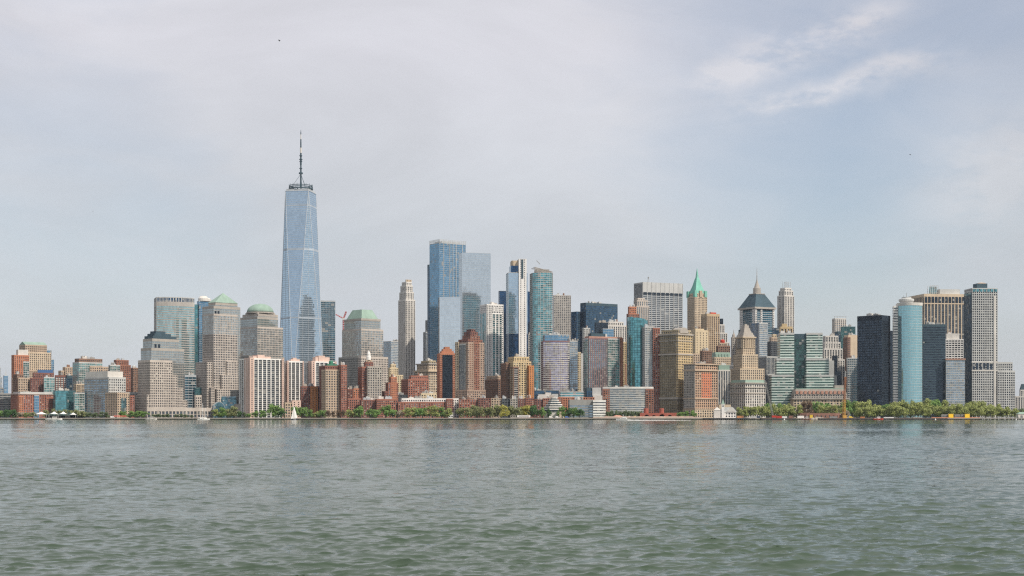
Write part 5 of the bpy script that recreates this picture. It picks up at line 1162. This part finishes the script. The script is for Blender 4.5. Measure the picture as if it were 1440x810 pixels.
# ---- pier house with clock turret
Y=1965; s=empty('pier_house',(X(1004,Y),Y,GZ),R(-4)); tag(s,'old white pier house with a small green pointed clock turret','pier house')
k=Y/F
facade(s,[(0,0),(31*k,0),(31*k,14),(0,14)],0,8.2,'pierwall',('wall','window_glazing'),ph=1.2)
MB().prism([(-.6,-.6),(31*k+.6,-.6),(31*k+.6,14.6),(-.6,14.6)],8.2,9,1).prism([(8*k,-.4),(31*k+.4,-.4),(31*k+.4,14.4),(8*k,14.4)],9,15,0,tpoly=[(12*k,6.9),(27*k,6.9),(27*k,7.1),(12*k,7.1)]).build('roof',[wallm('pier_roof',(.34,.36,.36)),W('whitec')],s)
MB().prism([(18*k,-1),(30*k,-1),(30*k,6),(18*k,6)],8,9.5,tpoly=None).prism([(18*k,-1.2),(30*k,-1.2),(30*k,7),(18*k,7)],9.5,15.5,tpoly=[(23.9*k,-1.2),(24.1*k,-1.2),(24.1*k,7),(23.9*k,7)]).build('front_gable',W('offwhite'),s)
MB().prism([(0,-2),(9*k,-2),(9*k,4),(0,4)],0,11).prism([(-.4,-2.4),(9*k+.4,-2.4),(9*k+.4,4.4),(-.4,4.4)],11,15,tpoly=[(4*k,.9),(5*k,.9),(5*k,1.1),(4*k,1.1)]).build('side_wing',W('offwhite'),s)
MB().box(10.5*k,14.5*k,-2.5,1.5,0,18.5).box(10.1*k,14.9*k,-2.9,1.9,18.5,19.2).build('turret',W('whitec'),s)
MB().prism([(10.2*k,-2.8),(14.8*k,-2.8),(14.8*k,1.8),(10.2*k,1.8)],19.2,26.5,tpoly=[(12.45*k,-.55),(12.55*k,-.55),(12.55*k,-.45),(12.45*k,-.45)]).build('turret_roof',W('copper'),s)
m=MB(); 
for q in range(12): a0,a1=6.283*q/12,6.283*(q+1)/12; m.face([(12.5*k,-2.56,16.4),(12.5*k+1.1*math.cos(a1),-2.56,16.4+1.1*math.sin(a1)),(12.5*k+1.1*math.cos(a0),-2.56,16.4+1.1*math.sin(a0))][::-1])
m.build('clock_face',plain('clock_dark',(.08,.10,.10)),s)
s=empty('timber_pier',(X(1010,1950),1950,0)); tag(s,'dark timber pier deck on piles under the old white pier house','pier')
m=MB(); m.box(-20,42,-9,6,1.5,2.2)
for q in range(24): m.tube((-19+q*2.6,-8.6,-1),(-19+q*2.6,-8.6,2.6),.3,n=6)
m.build('deck_and_piles',W('dgrey'),s)
# ---- red brick pavilion with arches
Y=1985; s=empty('arched_pavilion',(X(900,Y),Y,GZ)); tag(s,'low red brick pavilion with round arches and two square turrets','pavilion')
k=Y/F; bw_=wallm('pavilion_brick',(.36,.11,.08))
arc=[(9.5,3.6),(19.5,3.0),(31,4.2),(42,3.2)]
m=MB(); pts=[]; x=0
H=7.2
def wallseg(m,x0,x1,z0,z1,y=0,d=5): m.box(x0*k,x1*k,y,y+d,z0,z1)
edges=[0]
for (c,w) in arc: edges+= [c-w,c+w]
edges.append(52)
for a,b in zip(edges[::2],edges[1::2]): wallseg(m,a,b,0,H)
for (c,w) in arc:
    n=12; hw=w*k; zb=1.2; rz_=min(hw,H-zb-.6)
    for q in range(n):
        a0,a1=math.pi*q/n,math.pi*(q+1)/n; xa,za=c*k-hw*math.cos(a0),zb+rz_*math.sin(a0); xb,zb2=c*k-hw*math.cos(a1),zb+rz_*math.sin(a1)
        for y in (0,5): pass
        b_=len(m.v); m.v+=[(xa,0,za),(xb,0,zb2),(xb,0,H),(xa,0,H),(xa,5,za),(xb,5,zb2),(xb,5,H),(xa,5,H)]
        m.f+=[(b_,b_+1,b_+2,b_+3),(b_+7,b_+6,b_+5,b_+4),(b_+1,b_,b_+4,b_+5),(b_+3,b_+2,b_+6,b_+7)]; m.m+=[0]*4
m.build('arcade_wall',bw_,s)
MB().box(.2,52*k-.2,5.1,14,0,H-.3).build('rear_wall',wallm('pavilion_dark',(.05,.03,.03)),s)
for (c) in (9,31): MB().lathe(c*k,6,[(3.4*k,H-.5),(3.4*k,H+6.3),(.3,H+6.6)],16).build('turret',bw_,s)
# ---- round fort wall, containers, trailers, kiosk
Y=1975; s=empty('fort_wall',(X(1155,Y),Y,GZ)); tag(s,'long low brown sandstone fort wall behind the barges','fort')
facade(s,[(-29,4),(-20,0),(20,0),(29,4),(29,30),(-29,30)],0,6.2,'fortwall',('wall','window_glazing'),ph=2.6)
MB().box(-27,27,3,28,6.2,6.9).build('roof',W('brown'),s)
for px,lb in ((1337.5,'left of the two bright yellow cabins on the quay promenade'),(1360.5,'right of the two bright yellow cabins on the quay promenade')):
    Y=1968; s=empty('yellow_cabin',(X(px,Y),Y,GZ)); tag(s,lb,'site cabin','yellow cabins by the promenade')
    MB().box(-3.2,3.2,0,3,0.2,5.6).build('body',plain('cabin_yellow',(.85,.55,.02),.5),s)
    MB().box(-3.3,3.3,-.1,3.1,5.6,5.85).box(-3.3,-3,-.1,0,.2,5.6).box(3,3.3,-.1,0,.2,5.6).build('frame',plain('cabin_frame',(.6,.4,.03),.5),s)
for px,w,lb in ((1329,10,'grey site cabin left of the left yellow one'),(1347,9,'grey site cabin between the two yellow ones, left half'),(1354,7,'grey site cabin between the two yellow ones, right half')):
    s=empty('grey_cabin',(X(px,1972),1972,GZ)); tag(s,lb,'site cabin')
    MB().box(-w/2+.2,w/2-.2,0,3,0.2,4.8).build('body',W('grey'),s); MB().box(-w/2+1,w/2-1,-.05,0,2,3.4).build('window',G('dark'),s); MB().box(-w/2,w/2,-.2,3.2,4.8,5.0).build('roof',W('lgrey'),s)
def trailer(px,L,label,col='whitec',h=3.0):
    Y=1966; s=empty('trailer',(X(px,Y),Y,GZ)); tag(s,label,'trailer'); MB().box(-L/2,L/2,0,2.5,.9,.9+h).build('body',W(col),s)
    MB().box(-L*.4,L*.4,-.04,0,2.2,3.1).build('window',G('dark'),s)
    for u in (-.35,-.27,.33):
        MB().tube((L*u,-.1,.5),(L*u,.3,.5),.5,n=12).build('wheel',W('black'),s)
trailer(736.5,18,'long white trailer parked between the yellow and dark trees')
def van(px,label,col,L=5.5):
    Y=1963; s=empty('van',(X(px,Y),Y,GZ)); tag(s,label,'van','vans on the promenade')
    MB().prism([(-L/2,0),(L/2,0),(L/2,2),(-L/2,2)],.4,1.3).prism([(-L/2,0.02),(L/2-.8,0.02),(L/2-.8,1.98),(-L/2,1.98)],1.3,2.5,tpoly=[(-L/2+.05,.12),(L/2-1.6,.12),(L/2-1.6,1.88),(-L/2+.05,1.88)]).build('body',plain(col+'_van',WC[col],.4),s)
    MB().prism([(L/2-2.2,-.01),(L/2-.9,-.01),(L/2-.9,2.01),(L/2-2.2,2.01)],1.4,2.1,tpoly=[(L/2-2.2,.06),(L/2-1.4,.06),(L/2-1.4,1.94),(L/2-2.2,1.94)]).build('window',G('dark'),s)
    for u in (-.3,.3): MB().tube((L*u,-.05,.38),(L*u,.25,.38),.38,n=12).build('wheel',W('black'),s)
van(775,'white van on the quay before the stepped museum','whitec')
van(784,'second white van, just right of the one before the stepped museum','whitec')
van(797.5,'small blue van parked below the museum trees','bluev')
van(1197,'yellow van on the promenade right of the lattice pole','yellowv')
van(158,'white van on the quay before the grey riverside office','whitec')
# red kiosk and canopy
s=empty('red_canopy',(X(168,1968),1968,GZ)); tag(s,'long low red canopy on the quay before the grey riverside office','canopy')
MB().prism([(-9,0),(9,0),(9,5),(-9,5)],2.3,3.2,tpoly=[(-8,2),(8,2),(8,3),(-8,3)]).build('awning',plain('awning_red',(.62,.10,.07)),s)
for u in (-8,-3,3,8): MB().tube((u,.3,0),(u,.3,2.3),.1).build('pole',W('lgrey'),s)
s=empty('pink_canopy',(X(869,1966),1966,GZ)); tag(s,'wide salmon coloured canopy mound on the stone terrace','canopy')
MB().prism([(-10,0),(10,0),(10,8),(-10,8)],1.0,3.6,tpoly=[(-3,3),(3,3),(3,5),(-3,5)]).build('awning',plain('awning_salmon',(.68,.33,.24)),s)
for u in (-9,0,9): MB().tube((u,.3,0),(u,.3,1.1),.12).build('pole',W('lgrey'),s)
def parasol(px,label,col):
    s=empty('parasol',(X(px,1965),1965,GZ)); tag(s,label,'parasol'); MB().tube((0,0,0),(0,0,2.7),.05).build('pole',W('lgrey'),s)
    MB().lathe(0,0,[(1.9,2.1),(1.85,2.2),(.1,2.9)],8).build('shade',plain(col[0]+'_shade',col[1]),s)
parasol(893,'yellow parasol on the stone terrace, left one',('yellow',(.8,.55,.03)))
parasol(885,'white parasol next to the salmon canopy mound',('white',(.8,.8,.78)))
parasol(901,'red parasol at the left end of the arched pavilion',('red',(.6,.06,.04)))
parasol(935,'small red parasol before the middle arches of the pavilion',('red',(.6,.06,.04)))
# stone terrace blocks on the quay before the arched pavilion
o=MB().box(X(834,1958),X(985,1958),1955.7,1962,GZ-.1,GZ+1.5).box(X(850,1960),X(975,1960),1958.5,1964,GZ+1.5,GZ+2.4).build('terrace',wallm('terrace_wall',(.55,.44,.37))); o['kind']='structure'
# white shed at the frame edge
s=empty('green_roofed_shed',(X(1432,1970),1970,GZ)); tag(s,'white shed with low green roof at the right frame edge','shed')
MB().box(0,22,0,9,0,5.6).build('wall',W('offwhite'),s); MB().prism([(-.6,-.6),(22.6,-.6),(22.6,9.6),(-.6,9.6)],5.6,8.4,tpoly=[(3,4.4),(22.6,4.4),(22.6,4.6),(3,4.6)]).build('roof',W('copper'),s)
for q in range(3): MB().box(3+q*5,6+q*5,-.03,0,.2,3.6).build('door',W('dgrey'),s)
# ---- lamp posts, dolphins, buoys, people
def copies(root,kids,loc,label,group,rz=0):
    r=root.copy(); C.objects.link(r); r.location=loc; r.rotation_euler=(0,0,rz); r['label']=label; r['group']=group
    for k in kids:
        c=k.copy(); C.objects.link(c); c.parent=r
    return r
lamp=empty('street_lamp',(X(145,1958),1958,GZ)); tag(lamp,'street lamp on the quay promenade, one of an even row','street lamp','street lamps along the quay')
lk=[MB().tube((0,0,0),(0,0,4.6),.09,.06,6).build('post',W('dgrey'),lamp),MB().lathe(0,0,[(.1,4.5),(.35,4.8),(.35,5.1),(.1,5.4)],8).build('lamp_head',W('lgrey'),lamp)]
for k in range(44):
    px=18+k*31.5+rng.uniform(-2,2)
    if 835<px<1010: continue
    copies(lamp,lk,(X(px,1958),1958,GZ),'street lamp on the quay promenade, one of an even row','street lamps along the quay')
pile=empty('mooring_pile',(X(1382,1948),1948,0)); tag(pile,'pale mooring pile in the row off the park quay at the right','mooring pile','mooring piles off the park quay')
pk=[MB().tube((0,0,-1),(0,0,4.0),.42,.4,8).lathe(0,0,[(.46,4.0),(.1,4.5)],8).build('post',W('lgrey'),pile)]
for k in range(13): copies(pile,pk,(X(1386+k*4.2+rng.uniform(-1,1),1948),1948+rng.uniform(-2,2),0),'pale mooring pile in the row off the park quay at the right','mooring piles off the park quay')
for px,Y,lb in ((1315.5,1860,'tiny white buoy afloat below the near black tower'),(1429,1880,'tiny white buoy afloat at the right below the park end'),(1103,1880,'tiny white buoy afloat below the teal banded complex')):
    s=empty('buoy',(X(px,Y),Y,0)); tag(s,lb,'buoy'); MB().lathe(0,0,[(.9,-.2),(1.0,.5),(.4,.9),(.3,2.2),(.05,2.5)],10).build('float',WM,s)
def person_mesh(pose,mi):
    """one skinned body on a small skeleton"""
    r=random.Random(pose); st=r.uniform(-.22,.22); la=r.uniform(-.2,.3)
    J=[(0,0,.95,.13),(0,0,1.2,.13),(0,0,1.42,.15),(0,0,1.52,.06),(0,0,1.66,.10),(0,0,1.76,.07),
       (.1,st,.5,.075),(.11,st*1.5,.06,.05),(.11,st*1.5-.14,.03,.045),(-.1,-st,.5,.075),(-.11,-st*1.5,.06,.05),(-.11,-st*1.5-.14,.03,.045),
       (.21,0,1.40,.06),(.26,-la*.4,1.12,.045),(.25,-la-.1,.88,.035),(-.21,0,1.40,.06),(-.26,la*.4,1.12,.045),(-.25,la-.05,.88,.035)]
    E=[(0,1),(1,2),(2,3),(3,4),(4,5),(0,6),(6,7),(7,8),(0,9),(9,10),(10,11),(2,12),(12,13),(13,14),(2,15),(15,16),(16,17)]
    m=MB()
    for a,b in E: m.tube(J[a][:3],J[b][:3],J[a][3],J[b][3],6, mi)
    return J,E
def person(px,Y,label,top,leg,pose,rz):
    J,E=person_mesh(pose,0)
    me=bpy.data.meshes.new('person'); me.from_pydata([j[:3] for j in J],E,[])
    o=bpy.data.objects.new('person',me); C.objects.link(o)
    sk=o.modifiers.new('Skin','SKIN'); me.skin_vertices.new() if hasattr(me.skin_vertices,'new') else None
    if not me.skin_vertices:
        bm=bmesh.new(); bm.from_mesh(me); bm.verts.layers.skin.verify(); bm.to_mesh(me); bm.free()
    for v,j in zip(me.skin_vertices[0].data,J): v.radius=(j[3],j[3]*.85)
    me.skin_vertices[0].data[0].use_root=True
    ss=o.modifiers.new('Sub','SUBSURF'); ss.levels=1; ss.render_levels=1
    m,nt,b=_new('person_clothing'); N,L=nt.nodes,nt.links
    tc=N.new('ShaderNodeTexCoord'); sp=N.new('ShaderNodeSeparateXYZ'); L.new(tc.outputs['Object'],sp.inputs[0])
    cr_=N.new('ShaderNodeValToRGB'); cr_.color_ramp.interpolation='CONSTANT'; L.new(sp.outputs[2],cr_.inputs[0])
    dv=N.new('ShaderNodeMath'); dv.operation='MULTIPLY'; dv.inputs[1].default_value=.5; L.new(sp.outputs[2],dv.inputs[0]); L.new(dv.outputs[0],cr_.inputs[0])
    el=cr_.color_ramp.elements; el[0].position=0; el[0].color=(*leg,1); el[1].position=.475; el[1].color=(*top,1)
    e=el.new(.755); e.color=(.5,.33,.25,1); e=el.new(.86); e.color=(.06,.04,.03,1)
    L.new(cr_.outputs[0],b.inputs['Base Color']); me.materials.append(m)
    o.location=(X(px,Y),Y,GZ); o.rotation_euler=(0,0,rz); tag(o,label,'person','people on the quay')
    return o
tops=dict(white=(.7,.7,.68),red=(.5,.06,.04),navy=(.03,.05,.12),black=(.03,.03,.03),orange=(.6,.2,.05),blue=(.1,.2,.45))
kk=list(tops)
spots=[(128,'below the dark glass office side'),(149,'left of the white quay van'),(195,'below the dark stepped tower base'),(232,'below the stone gallery'),(262,'left of the moored sailboats'),(612,'below the middle of the long orange row'),(601,'below the classical stone building'),(640,'at the white porch'),(702,'below the tan terrace house'),(842,'left of the salmon mound'),(905,'before the left arch of the pavilion'),(915,'left of the middle turret'),(947,'before the rightmost arch'),(985,'left of the old pier house'),(1217,'below the black slab tower'),(1262,'below the white banded edge of the aqua tower'),(1284,'below the middle of the aqua tower'),(1309,'below the near black tower'),(1376,'right of the right yellow cabin'),(1052,'below the green corniced block')]
for i,(px,wh) in enumerate(spots):
    c=kk[i%len(kk)]; person(px,1957.4+(i%3)*.6 if not 834<px<985 else 1960.5,f'tiny person in {"an" if c=="orange" else "a"} {c} top {wh}',tops[c],((.05,.06,.1),(.2,.18,.15),(.03,.03,.03))[i%3],i,rng.uniform(0,6.28))
    if 834<px<985: C.objects[-1].location.z=GZ+1.5 if False else C.objects[-1].location.z

protos=[o for o in C.objects if o.name.startswith('person')]
for k in range(70):
    p=rng.choice(protos); o=p.copy(); C.objects.link(o)
    px=rng.choice([rng.uniform(20,420),rng.uniform(430,830),rng.uniform(860,1000),rng.uniform(1035,1430),rng.uniform(1200,1430)]); Yp=rng.uniform(1956.6,1966)
    if 834<px<985: Yp=rng.uniform(1956.2,1958); 
    o.location=(X(px,Yp),Yp,GZ+(1.5 if 834<px<985 else 0)); o.rotation_euler=(0,0,rng.uniform(0,6.28))
    o['label']='one of the tiny people strolling along the quay promenade in '+p['label'].split(' in ')[1].split(' top')[0]+' top'; o['group']='people strolling along the quay'
def container(px,Y,w,h,col,label,z=GZ):
    s=empty('container',(X(px,Y),Y,z)); tag(s,label,'container')
    m=MB()
    n=int(w/.5)
    for q in range(n): m.box(-w/2+q*.5+.05,-w/2+q*.5+.32,-.06,0,.2,h-.2)
    m.box(-w/2,w/2,0,2.4,0,h).build('body',plain(col+'_box',WC[col],.5),s); MB().box(-w/2-.05,w/2+.05,-.1,2.5,h,h+.15).build('roof',plain(col+'_box',WC[col],.5),s)
container(1041,1962,9,3,'orange','orange container right of the white pier house')
container(1060,1960,8,2.6,'lgrey','pale grey container left of the leaning crane')
container(1066,1962,6,2.6,'navy','navy container left of the leaning crane')
container(1096,1942,8,3,'redpaint','bright red container on the crane barge',2.1)
container(1103,1942,7,2.6,'whitec','white container on the crane barge',2.1)
container(1112,1942,5,3.2,'rbrown','rust brown container at the right end of the crane barge',2.1)
container(1126,1960,9,3,'whitec','white container on the quay right of the crane barge')
container(1141,1960,4,4.4,'yellowv','small tall yellow container before the fort wall')
container(1172,1943,10,2.4,'grey','grey container on the barge left of the orange lattice pole',2.1)
container(1213,1946,6,2.0,'orange','orange container on the longest barge, left end',2.1)
container(1250,1946,14,1.4,'whitec','long low white container on the longest barge',2.1)
container(1290,1946,12,1.2,'stone','long low stone coloured container on the longest barge',2.1)
for k,(a,b,lb) in enumerate(((1310,1336,'orange barrier fence left of the yellow cabins'),(1342,1357,'orange barrier fence between the yellow cabins'),(1364,1378,'orange barrier fence right of the yellow cabins'))):
    s_=empty('barrier_fence',(X(a,1957.5),1957.5,GZ)); tag(s_,lb,'fence'); L_=X(b,1957.5)-X(a,1957.5)
    m=MB()
    for q in range(int(L_/2)+1): m.box(q*2,q*2+.12,0,.12,0,1.3)
    m.box(0,L_,.02,.08,.2,.6).box(0,L_,.02,.08,.75,1.2).build('panel',plain('barrier_orange',(.62,.25,.13)),s_)
# rubble heap on the quay
r_=random.Random(9); m=MB(); n=24
for k in range(60):
    x=r_.uniform(-14,14); y=r_.uniform(-3,3); h=max(.3,4.2*(1-(x/15)**2)*(1-(y/4)**2))*r_.uniform(.6,1); w=r_.uniform(1,2.6)
    m.lathe(x,y,[(w,0),(w*.8,h*.6),(w*.25,h)],6,a0=r_.random())
o=m.build('rubble_heap',wallm('rubble_wall',(.36,.33,.29))); o.location=(X(1150,1949.5),1950,.2); tag(o,'pale heap of rubble on the water edge before the fort wall','rubble',kind='stuff')
# railing along the quay
for k,(a,b,lb) in enumerate(((0,278,'left of the moored sailboats'),(296,560,'in front of the slab towers and brick row'),(560,832,'in front of the long orange brick row and museum'),(1206,1430,'in front of the park at the right'))):
    s_=empty('quay_railing',(X(a,SH+.3),SH+.3,GZ+.15)); tag(s_,'dark metal railing '+lb,'railing'); L_=X(b,SH+.3)-X(a,SH+.3)
    m=MB()
    for q in range(int(L_/2.5)+1): m.box(q*2.5,q*2.5+.1,-.05,.05,0,1.1)
    m.build('post',W('dgrey'),s_)['kind']='stuff'
    m=MB()
    for z in (.35,.7,1.1): m.box(0,L_,-.03,.03,z-.04,z)
    m.build('rail',W('dgrey'),s_)
# ---- birds
def bird(px,py,Y,w,label,up=.5,rz=0,tilt=0):
    m=MB(); s=w/2
    b=[(0,-.22,0,.05),(0,0,.01,.075),(0,.2,.02,.05),(0,.3,.03,.03)]
    n=6; vb=len(m.v)
    prof=[(-.30,.012),(-.2,.05),(-.05,.075),(.1,.07),(.2,.045),(.27,.04),(.33,.012)]
    for (y,r_) in prof:
        for q in range(n): a=6.283*q/n; m.v.append((r_*math.cos(a),y,r_*math.sin(a)))
    for i in range(len(prof)-1):
        for q in range(n): j=(q+1)%n; m.f.append((vb+i*n+q,vb+i*n+j,vb+(i+1)*n+j,vb+(i+1)*n+q)); m.m.append(0)
    for sx in (-1,1):
        pts=[(0,.14,0,.0),(sx*s*.45,.16,up*s*.55,0),(sx*s,-.06,up*s*.25,0)]; tr=[(0,-.1,0),(sx*s*.42,-.04,up*s*.53),(sx*s*1.02,-.12,up*s*.22)]
        for a in range(2):
            for dz in (0,-.018): m.face([(pts[a][0],pts[a][1],pts[a][2]+dz),(pts[a+1][0],pts[a+1][1],pts[a+1][2]+dz),(tr[a+1][0],tr[a+1][1],tr[a+1][2]+dz),(tr[a][0],tr[a][1],tr[a][2]+dz)])
    m.face([(-.03,-.28,0),(.03,-.28,0),(.07,-.42,0),(-.07,-.42,0)])
    o=m.build('bird',plain('feather_dark',(.07,.07,.075))); o.location=(X(px,Y),Y,zat(py,Y)); o.rotation_euler=(R(20),R(tilt),rz); tag(o,label,'bird')
bird(393,56.5,330,1.15,'dark bird gliding high above left of the tall mast',-.6,R(70),10)
bird(1280,217.5,420,.85,'small dark bird high in the sky above the right towers',.5,R(80),0)
bird(130.5,297,620,.7,'faintest tiny bird at the far left of the sky',.5,R(30),0)
SUN_E=4.3; EXPO=0.06; DENOISE=False; HAZE=.00002; SKYS=.12
CLOUD=[(0.0,(.63,.655,.69)),(.6,(.66,.66,.70)),(.12,(.60,.635,.675)),(.25,(.65,.65,.70))]
# ================================================================== haze, light, sky, camera
SUN_EL, SUN_AZ = 47.0, 128.0      # azimuth of the sun measured clockwise from the viewing direction (+Y): behind and to the right

hz=MB().box(-17500,17500,-400,17500,-3,640).build('haze',None) if False else None
me=bpy.data.meshes.new('haze'); m_=MB().box(-17600,17600,-320,18500,-3.2,620); me.from_pydata(m_.v,[],m_.f)
hm=bpy.data.materials.new('haze_air'); hm.use_nodes=True; nt=hm.node_tree; nt.nodes.remove(nt.nodes['Principled BSDF'])
pv=nt.nodes.new('ShaderNodeVolumePrincipled'); pv.inputs['Color'].default_value=(.80,.88,1,1); pv.inputs['Density'].default_value=HAZE; pv.inputs['Anisotropy'].default_value=.2
nt.links.new(pv.outputs[0],nt.nodes['Material Output'].inputs['Volume']); me.materials.append(hm)
ho=bpy.data.objects.new('haze',me); C.objects.link(ho); ho['kind']='stuff'

sun=bpy.data.lights.new('sun','SUN'); sun.energy=SUN_E; sun.angle=R(1.5); sun.color=(1,.90,.78)
so=bpy.data.objects.new('sun',sun); C.objects.link(so)
az,el=R(SUN_AZ),R(SUN_EL); sd=Vector((math.sin(az)*math.cos(el),math.cos(az)*math.cos(el),math.sin(el)))
so.rotation_euler=sd.to_track_quat('Z','Y').to_euler()
w=bpy.data.worlds.new('World'); bpy.context.scene.world=w; w.use_nodes=True; nt=w.node_tree; N,L=nt.nodes,nt.links
bg=N['Background']; sky=N.new('ShaderNodeTexSky'); sky.sky_type='NISHITA'; sky.sun_disc=False; sky.sun_elevation=el; sky.sun_rotation=az; sky.air_density=1.0; sky.dust_density=1.5; sky.altitude=0
L.new(sky.outputs[0],bg.inputs[0]); bg.inputs[1].default_value=SKYS
# thin high cloud: a veil, patches and two wisps, all fixed to directions in the sky
tc=N.new('ShaderNodeTexCoord')
def math_(op,a,b=None,c=None):
    n=N.new('ShaderNodeMath'); n.operation=op
    for i,v in enumerate((a,b,c)):
        if v is None: continue
        if isinstance(v,(int,float)): n.inputs[i].default_value=v
        else: L.new(v,n.inputs[i])
    return n.outputs[0]
def noise(scale,vec,det=6,rough=.6,stretch=(1,1,1),rot=(0,0,0),dist=0):
    mp=N.new('ShaderNodeMapping'); mp.inputs['Scale'].default_value=stretch; mp.inputs['Rotation'].default_value=rot
    n=N.new('ShaderNodeTexNoise'); n.inputs['Scale'].default_value=scale; n.inputs['Detail'].default_value=det; n.inputs['Roughness'].default_value=rough; n.inputs['Distortion'].default_value=dist
    L.new(vec,mp.inputs['Vector']); L.new(mp.outputs[0],n.inputs['Vector']); return n.outputs['Fac']
def smooth(v,a,b,lo=0,hi=1):
    n=N.new('ShaderNodeMapRange'); n.interpolation_type='SMOOTHSTEP'; L.new(v,n.inputs['Value'])
    n.inputs['From Min'].default_value=a; n.inputs['From Max'].default_value=b; n.inputs['To Min'].default_value=lo; n.inputs['To Max'].default_value=hi; return n.outputs[0]
G_=tc.outputs['Generated']
def skydir(px,py): return Vector((tx(px),1,(HZ-py)/F)).normalized()
def dot(v):
    n=N.new('ShaderNodeVectorMath'); n.operation='DOT_PRODUCT'; L.new(G_,n.inputs[0]); n.inputs[1].default_value=v; return n.outputs['Value']
def wisp(p0,p1,w,amt,seed):
    a,b=skydir(*p0),skydir(*p1); nrm=a.cross(b).normalized(); along=(b-a).normalized(); 
    wob=math_('MULTIPLY',math_('SUBTRACT',noise(9+seed,G_,4),.5),.035)
    d=math_('ADD',dot(nrm),wob)
    g=math_('EXPONENT',math_('MULTIPLY',math_('MULTIPLY',d,d),-1/(w*w)))
    u=dot(along); ua,ub=along.dot(a),along.dot(b)
    e=math_('MULTIPLY',smooth(u,ua-.02,ua+.05),smooth(u,ub+.015,ub-.06))
    tx_=smooth(noise(22,G_,7,.6,(1,1,2.2),(0,R(-20),0)),.36,.62,.08,1)
    return math_('MULTIPLY',math_('MULTIPLY',math_('MULTIPLY',g,e),tx_),amt)
veil=smooth(noise(2.1,G_,5,.55,(1,1,2.2),(0,R(-12),0),.4),.30,.62,.80,.98)
fine=smooth(noise(7,G_,6,.6,(1,1,3.0),(0,R(-14),0),.6),.3,.7,-.07,.07)
# the veil thins towards the upper right and near a clear patch, measured as distance from fixed directions
def clear(px,py,rad,amt):
    return math_('MULTIPLY',smooth(dot(skydir(px,py)),math.cos(rad),1.0),amt)
hole=math_('ADD',clear(1420,-60,.34,-.42),clear(1190,70,.17,-.12))
hole=math_('ADD',hole,clear(60,300,.16,-.14))
hole=math_('ADD',hole,clear(1130,300,.14,-.16))
hole=math_('ADD',hole,clear(760,150,.26,.12))
hole=math_('ADD',hole,clear(1400,260,.11,.22))
wsp=math_('ADD',math_('ADD',wisp((960,118),(1310,5),.012,.62,0),wisp((1270,300),(1560,190),.035,.30,5)),wisp((1020,165),(1370,72),.010,.62,3))
f=math_('ADD',math_('ADD',veil,fine),math_('ADD',hole,wsp))
cl=N.new('ShaderNodeClamp'); L.new(f,cl.inputs[0]); cl.inputs['Max'].default_value=.985
cb=N.new('ShaderNodeBackground'); cb.inputs[1].default_value=1.0
# cloud brightness: a little bluer and dimmer towards the horizon band above the city
cr_=N.new('ShaderNodeValToRGB'); sx=N.new('ShaderNodeSeparateXYZ'); L.new(G_,sx.inputs[0]); L.new(sx.outputs[2],cr_.inputs[0])
el_=cr_.color_ramp.elements
for (p,c) in CLOUD[2:]: e=el_.new(p); e.color=(*c,1)
el_[0].position=CLOUD[0][0]; el_[0].color=(*CLOUD[0][1],1); el_[-1].position=CLOUD[1][0]; el_[-1].color=(*CLOUD[1][1],1)
pat=smooth(noise(3.2,G_,6,.6,(1,1,2.6),(0,R(-16),0),.5),.32,.66,.93,1.06)
pat2=smooth(noise(1.6,G_,3,.5,(1,1,1.2),(0,R(25),0),.3),.35,.65,.96,1.04)
vs=N.new('ShaderNodeVectorMath'); vs.operation='SCALE'; L.new(cr_.outputs[0],vs.inputs[0]); L.new(math_('MULTIPLY',pat,pat2),vs.inputs['Scale']); L.new(vs.outputs[0],cb.inputs[0])
mx=N.new('ShaderNodeMixShader'); L.new(cl.outputs[0],mx.inputs[0]); L.new(bg.outputs[0],mx.inputs[1]); L.new(cb.outputs[0],mx.inputs[2]); L.new(mx.outputs[0],N['World Output'].inputs[0])
w.cycles.sampling_method='MANUAL'; w.cycles.sample_map_resolution=512

cam=bpy.data.cameras.new('camera'); co=bpy.data.objects.new('camera',cam); C.objects.link(co)
co.location=(0,0,CAMH); co.rotation_euler=(R(90),0,0); cam.lens=50; cam.sensor_width=36; cam.shift_y=(HZ-405)/1440
cam.clip_start=1; cam.clip_end=40000
s=bpy.context.scene; s.camera=co
s.view_settings.view_transform='Standard'; s.view_settings.look='None'; s.view_settings.exposure=EXPO; s.view_settings.gamma=1
s.cycles.max_bounces=6; s.cycles.diffuse_bounces=2; s.cycles.glossy_bounces=4; s.cycles.transmission_bounces=2; s.cycles.volume_bounces=0; s.cycles.transparent_max_bounces=4
s.cycles.use_denoising=DENOISE; s.cycles.caustics_reflective=False; s.cycles.caustics_refractive=False
s.cycles.use_adaptive_sampling=False; s.cycles.filter_width=1.25; s.cycles.sample_clamp_direct=2.5; s.cycles.sample_clamp_indirect=3
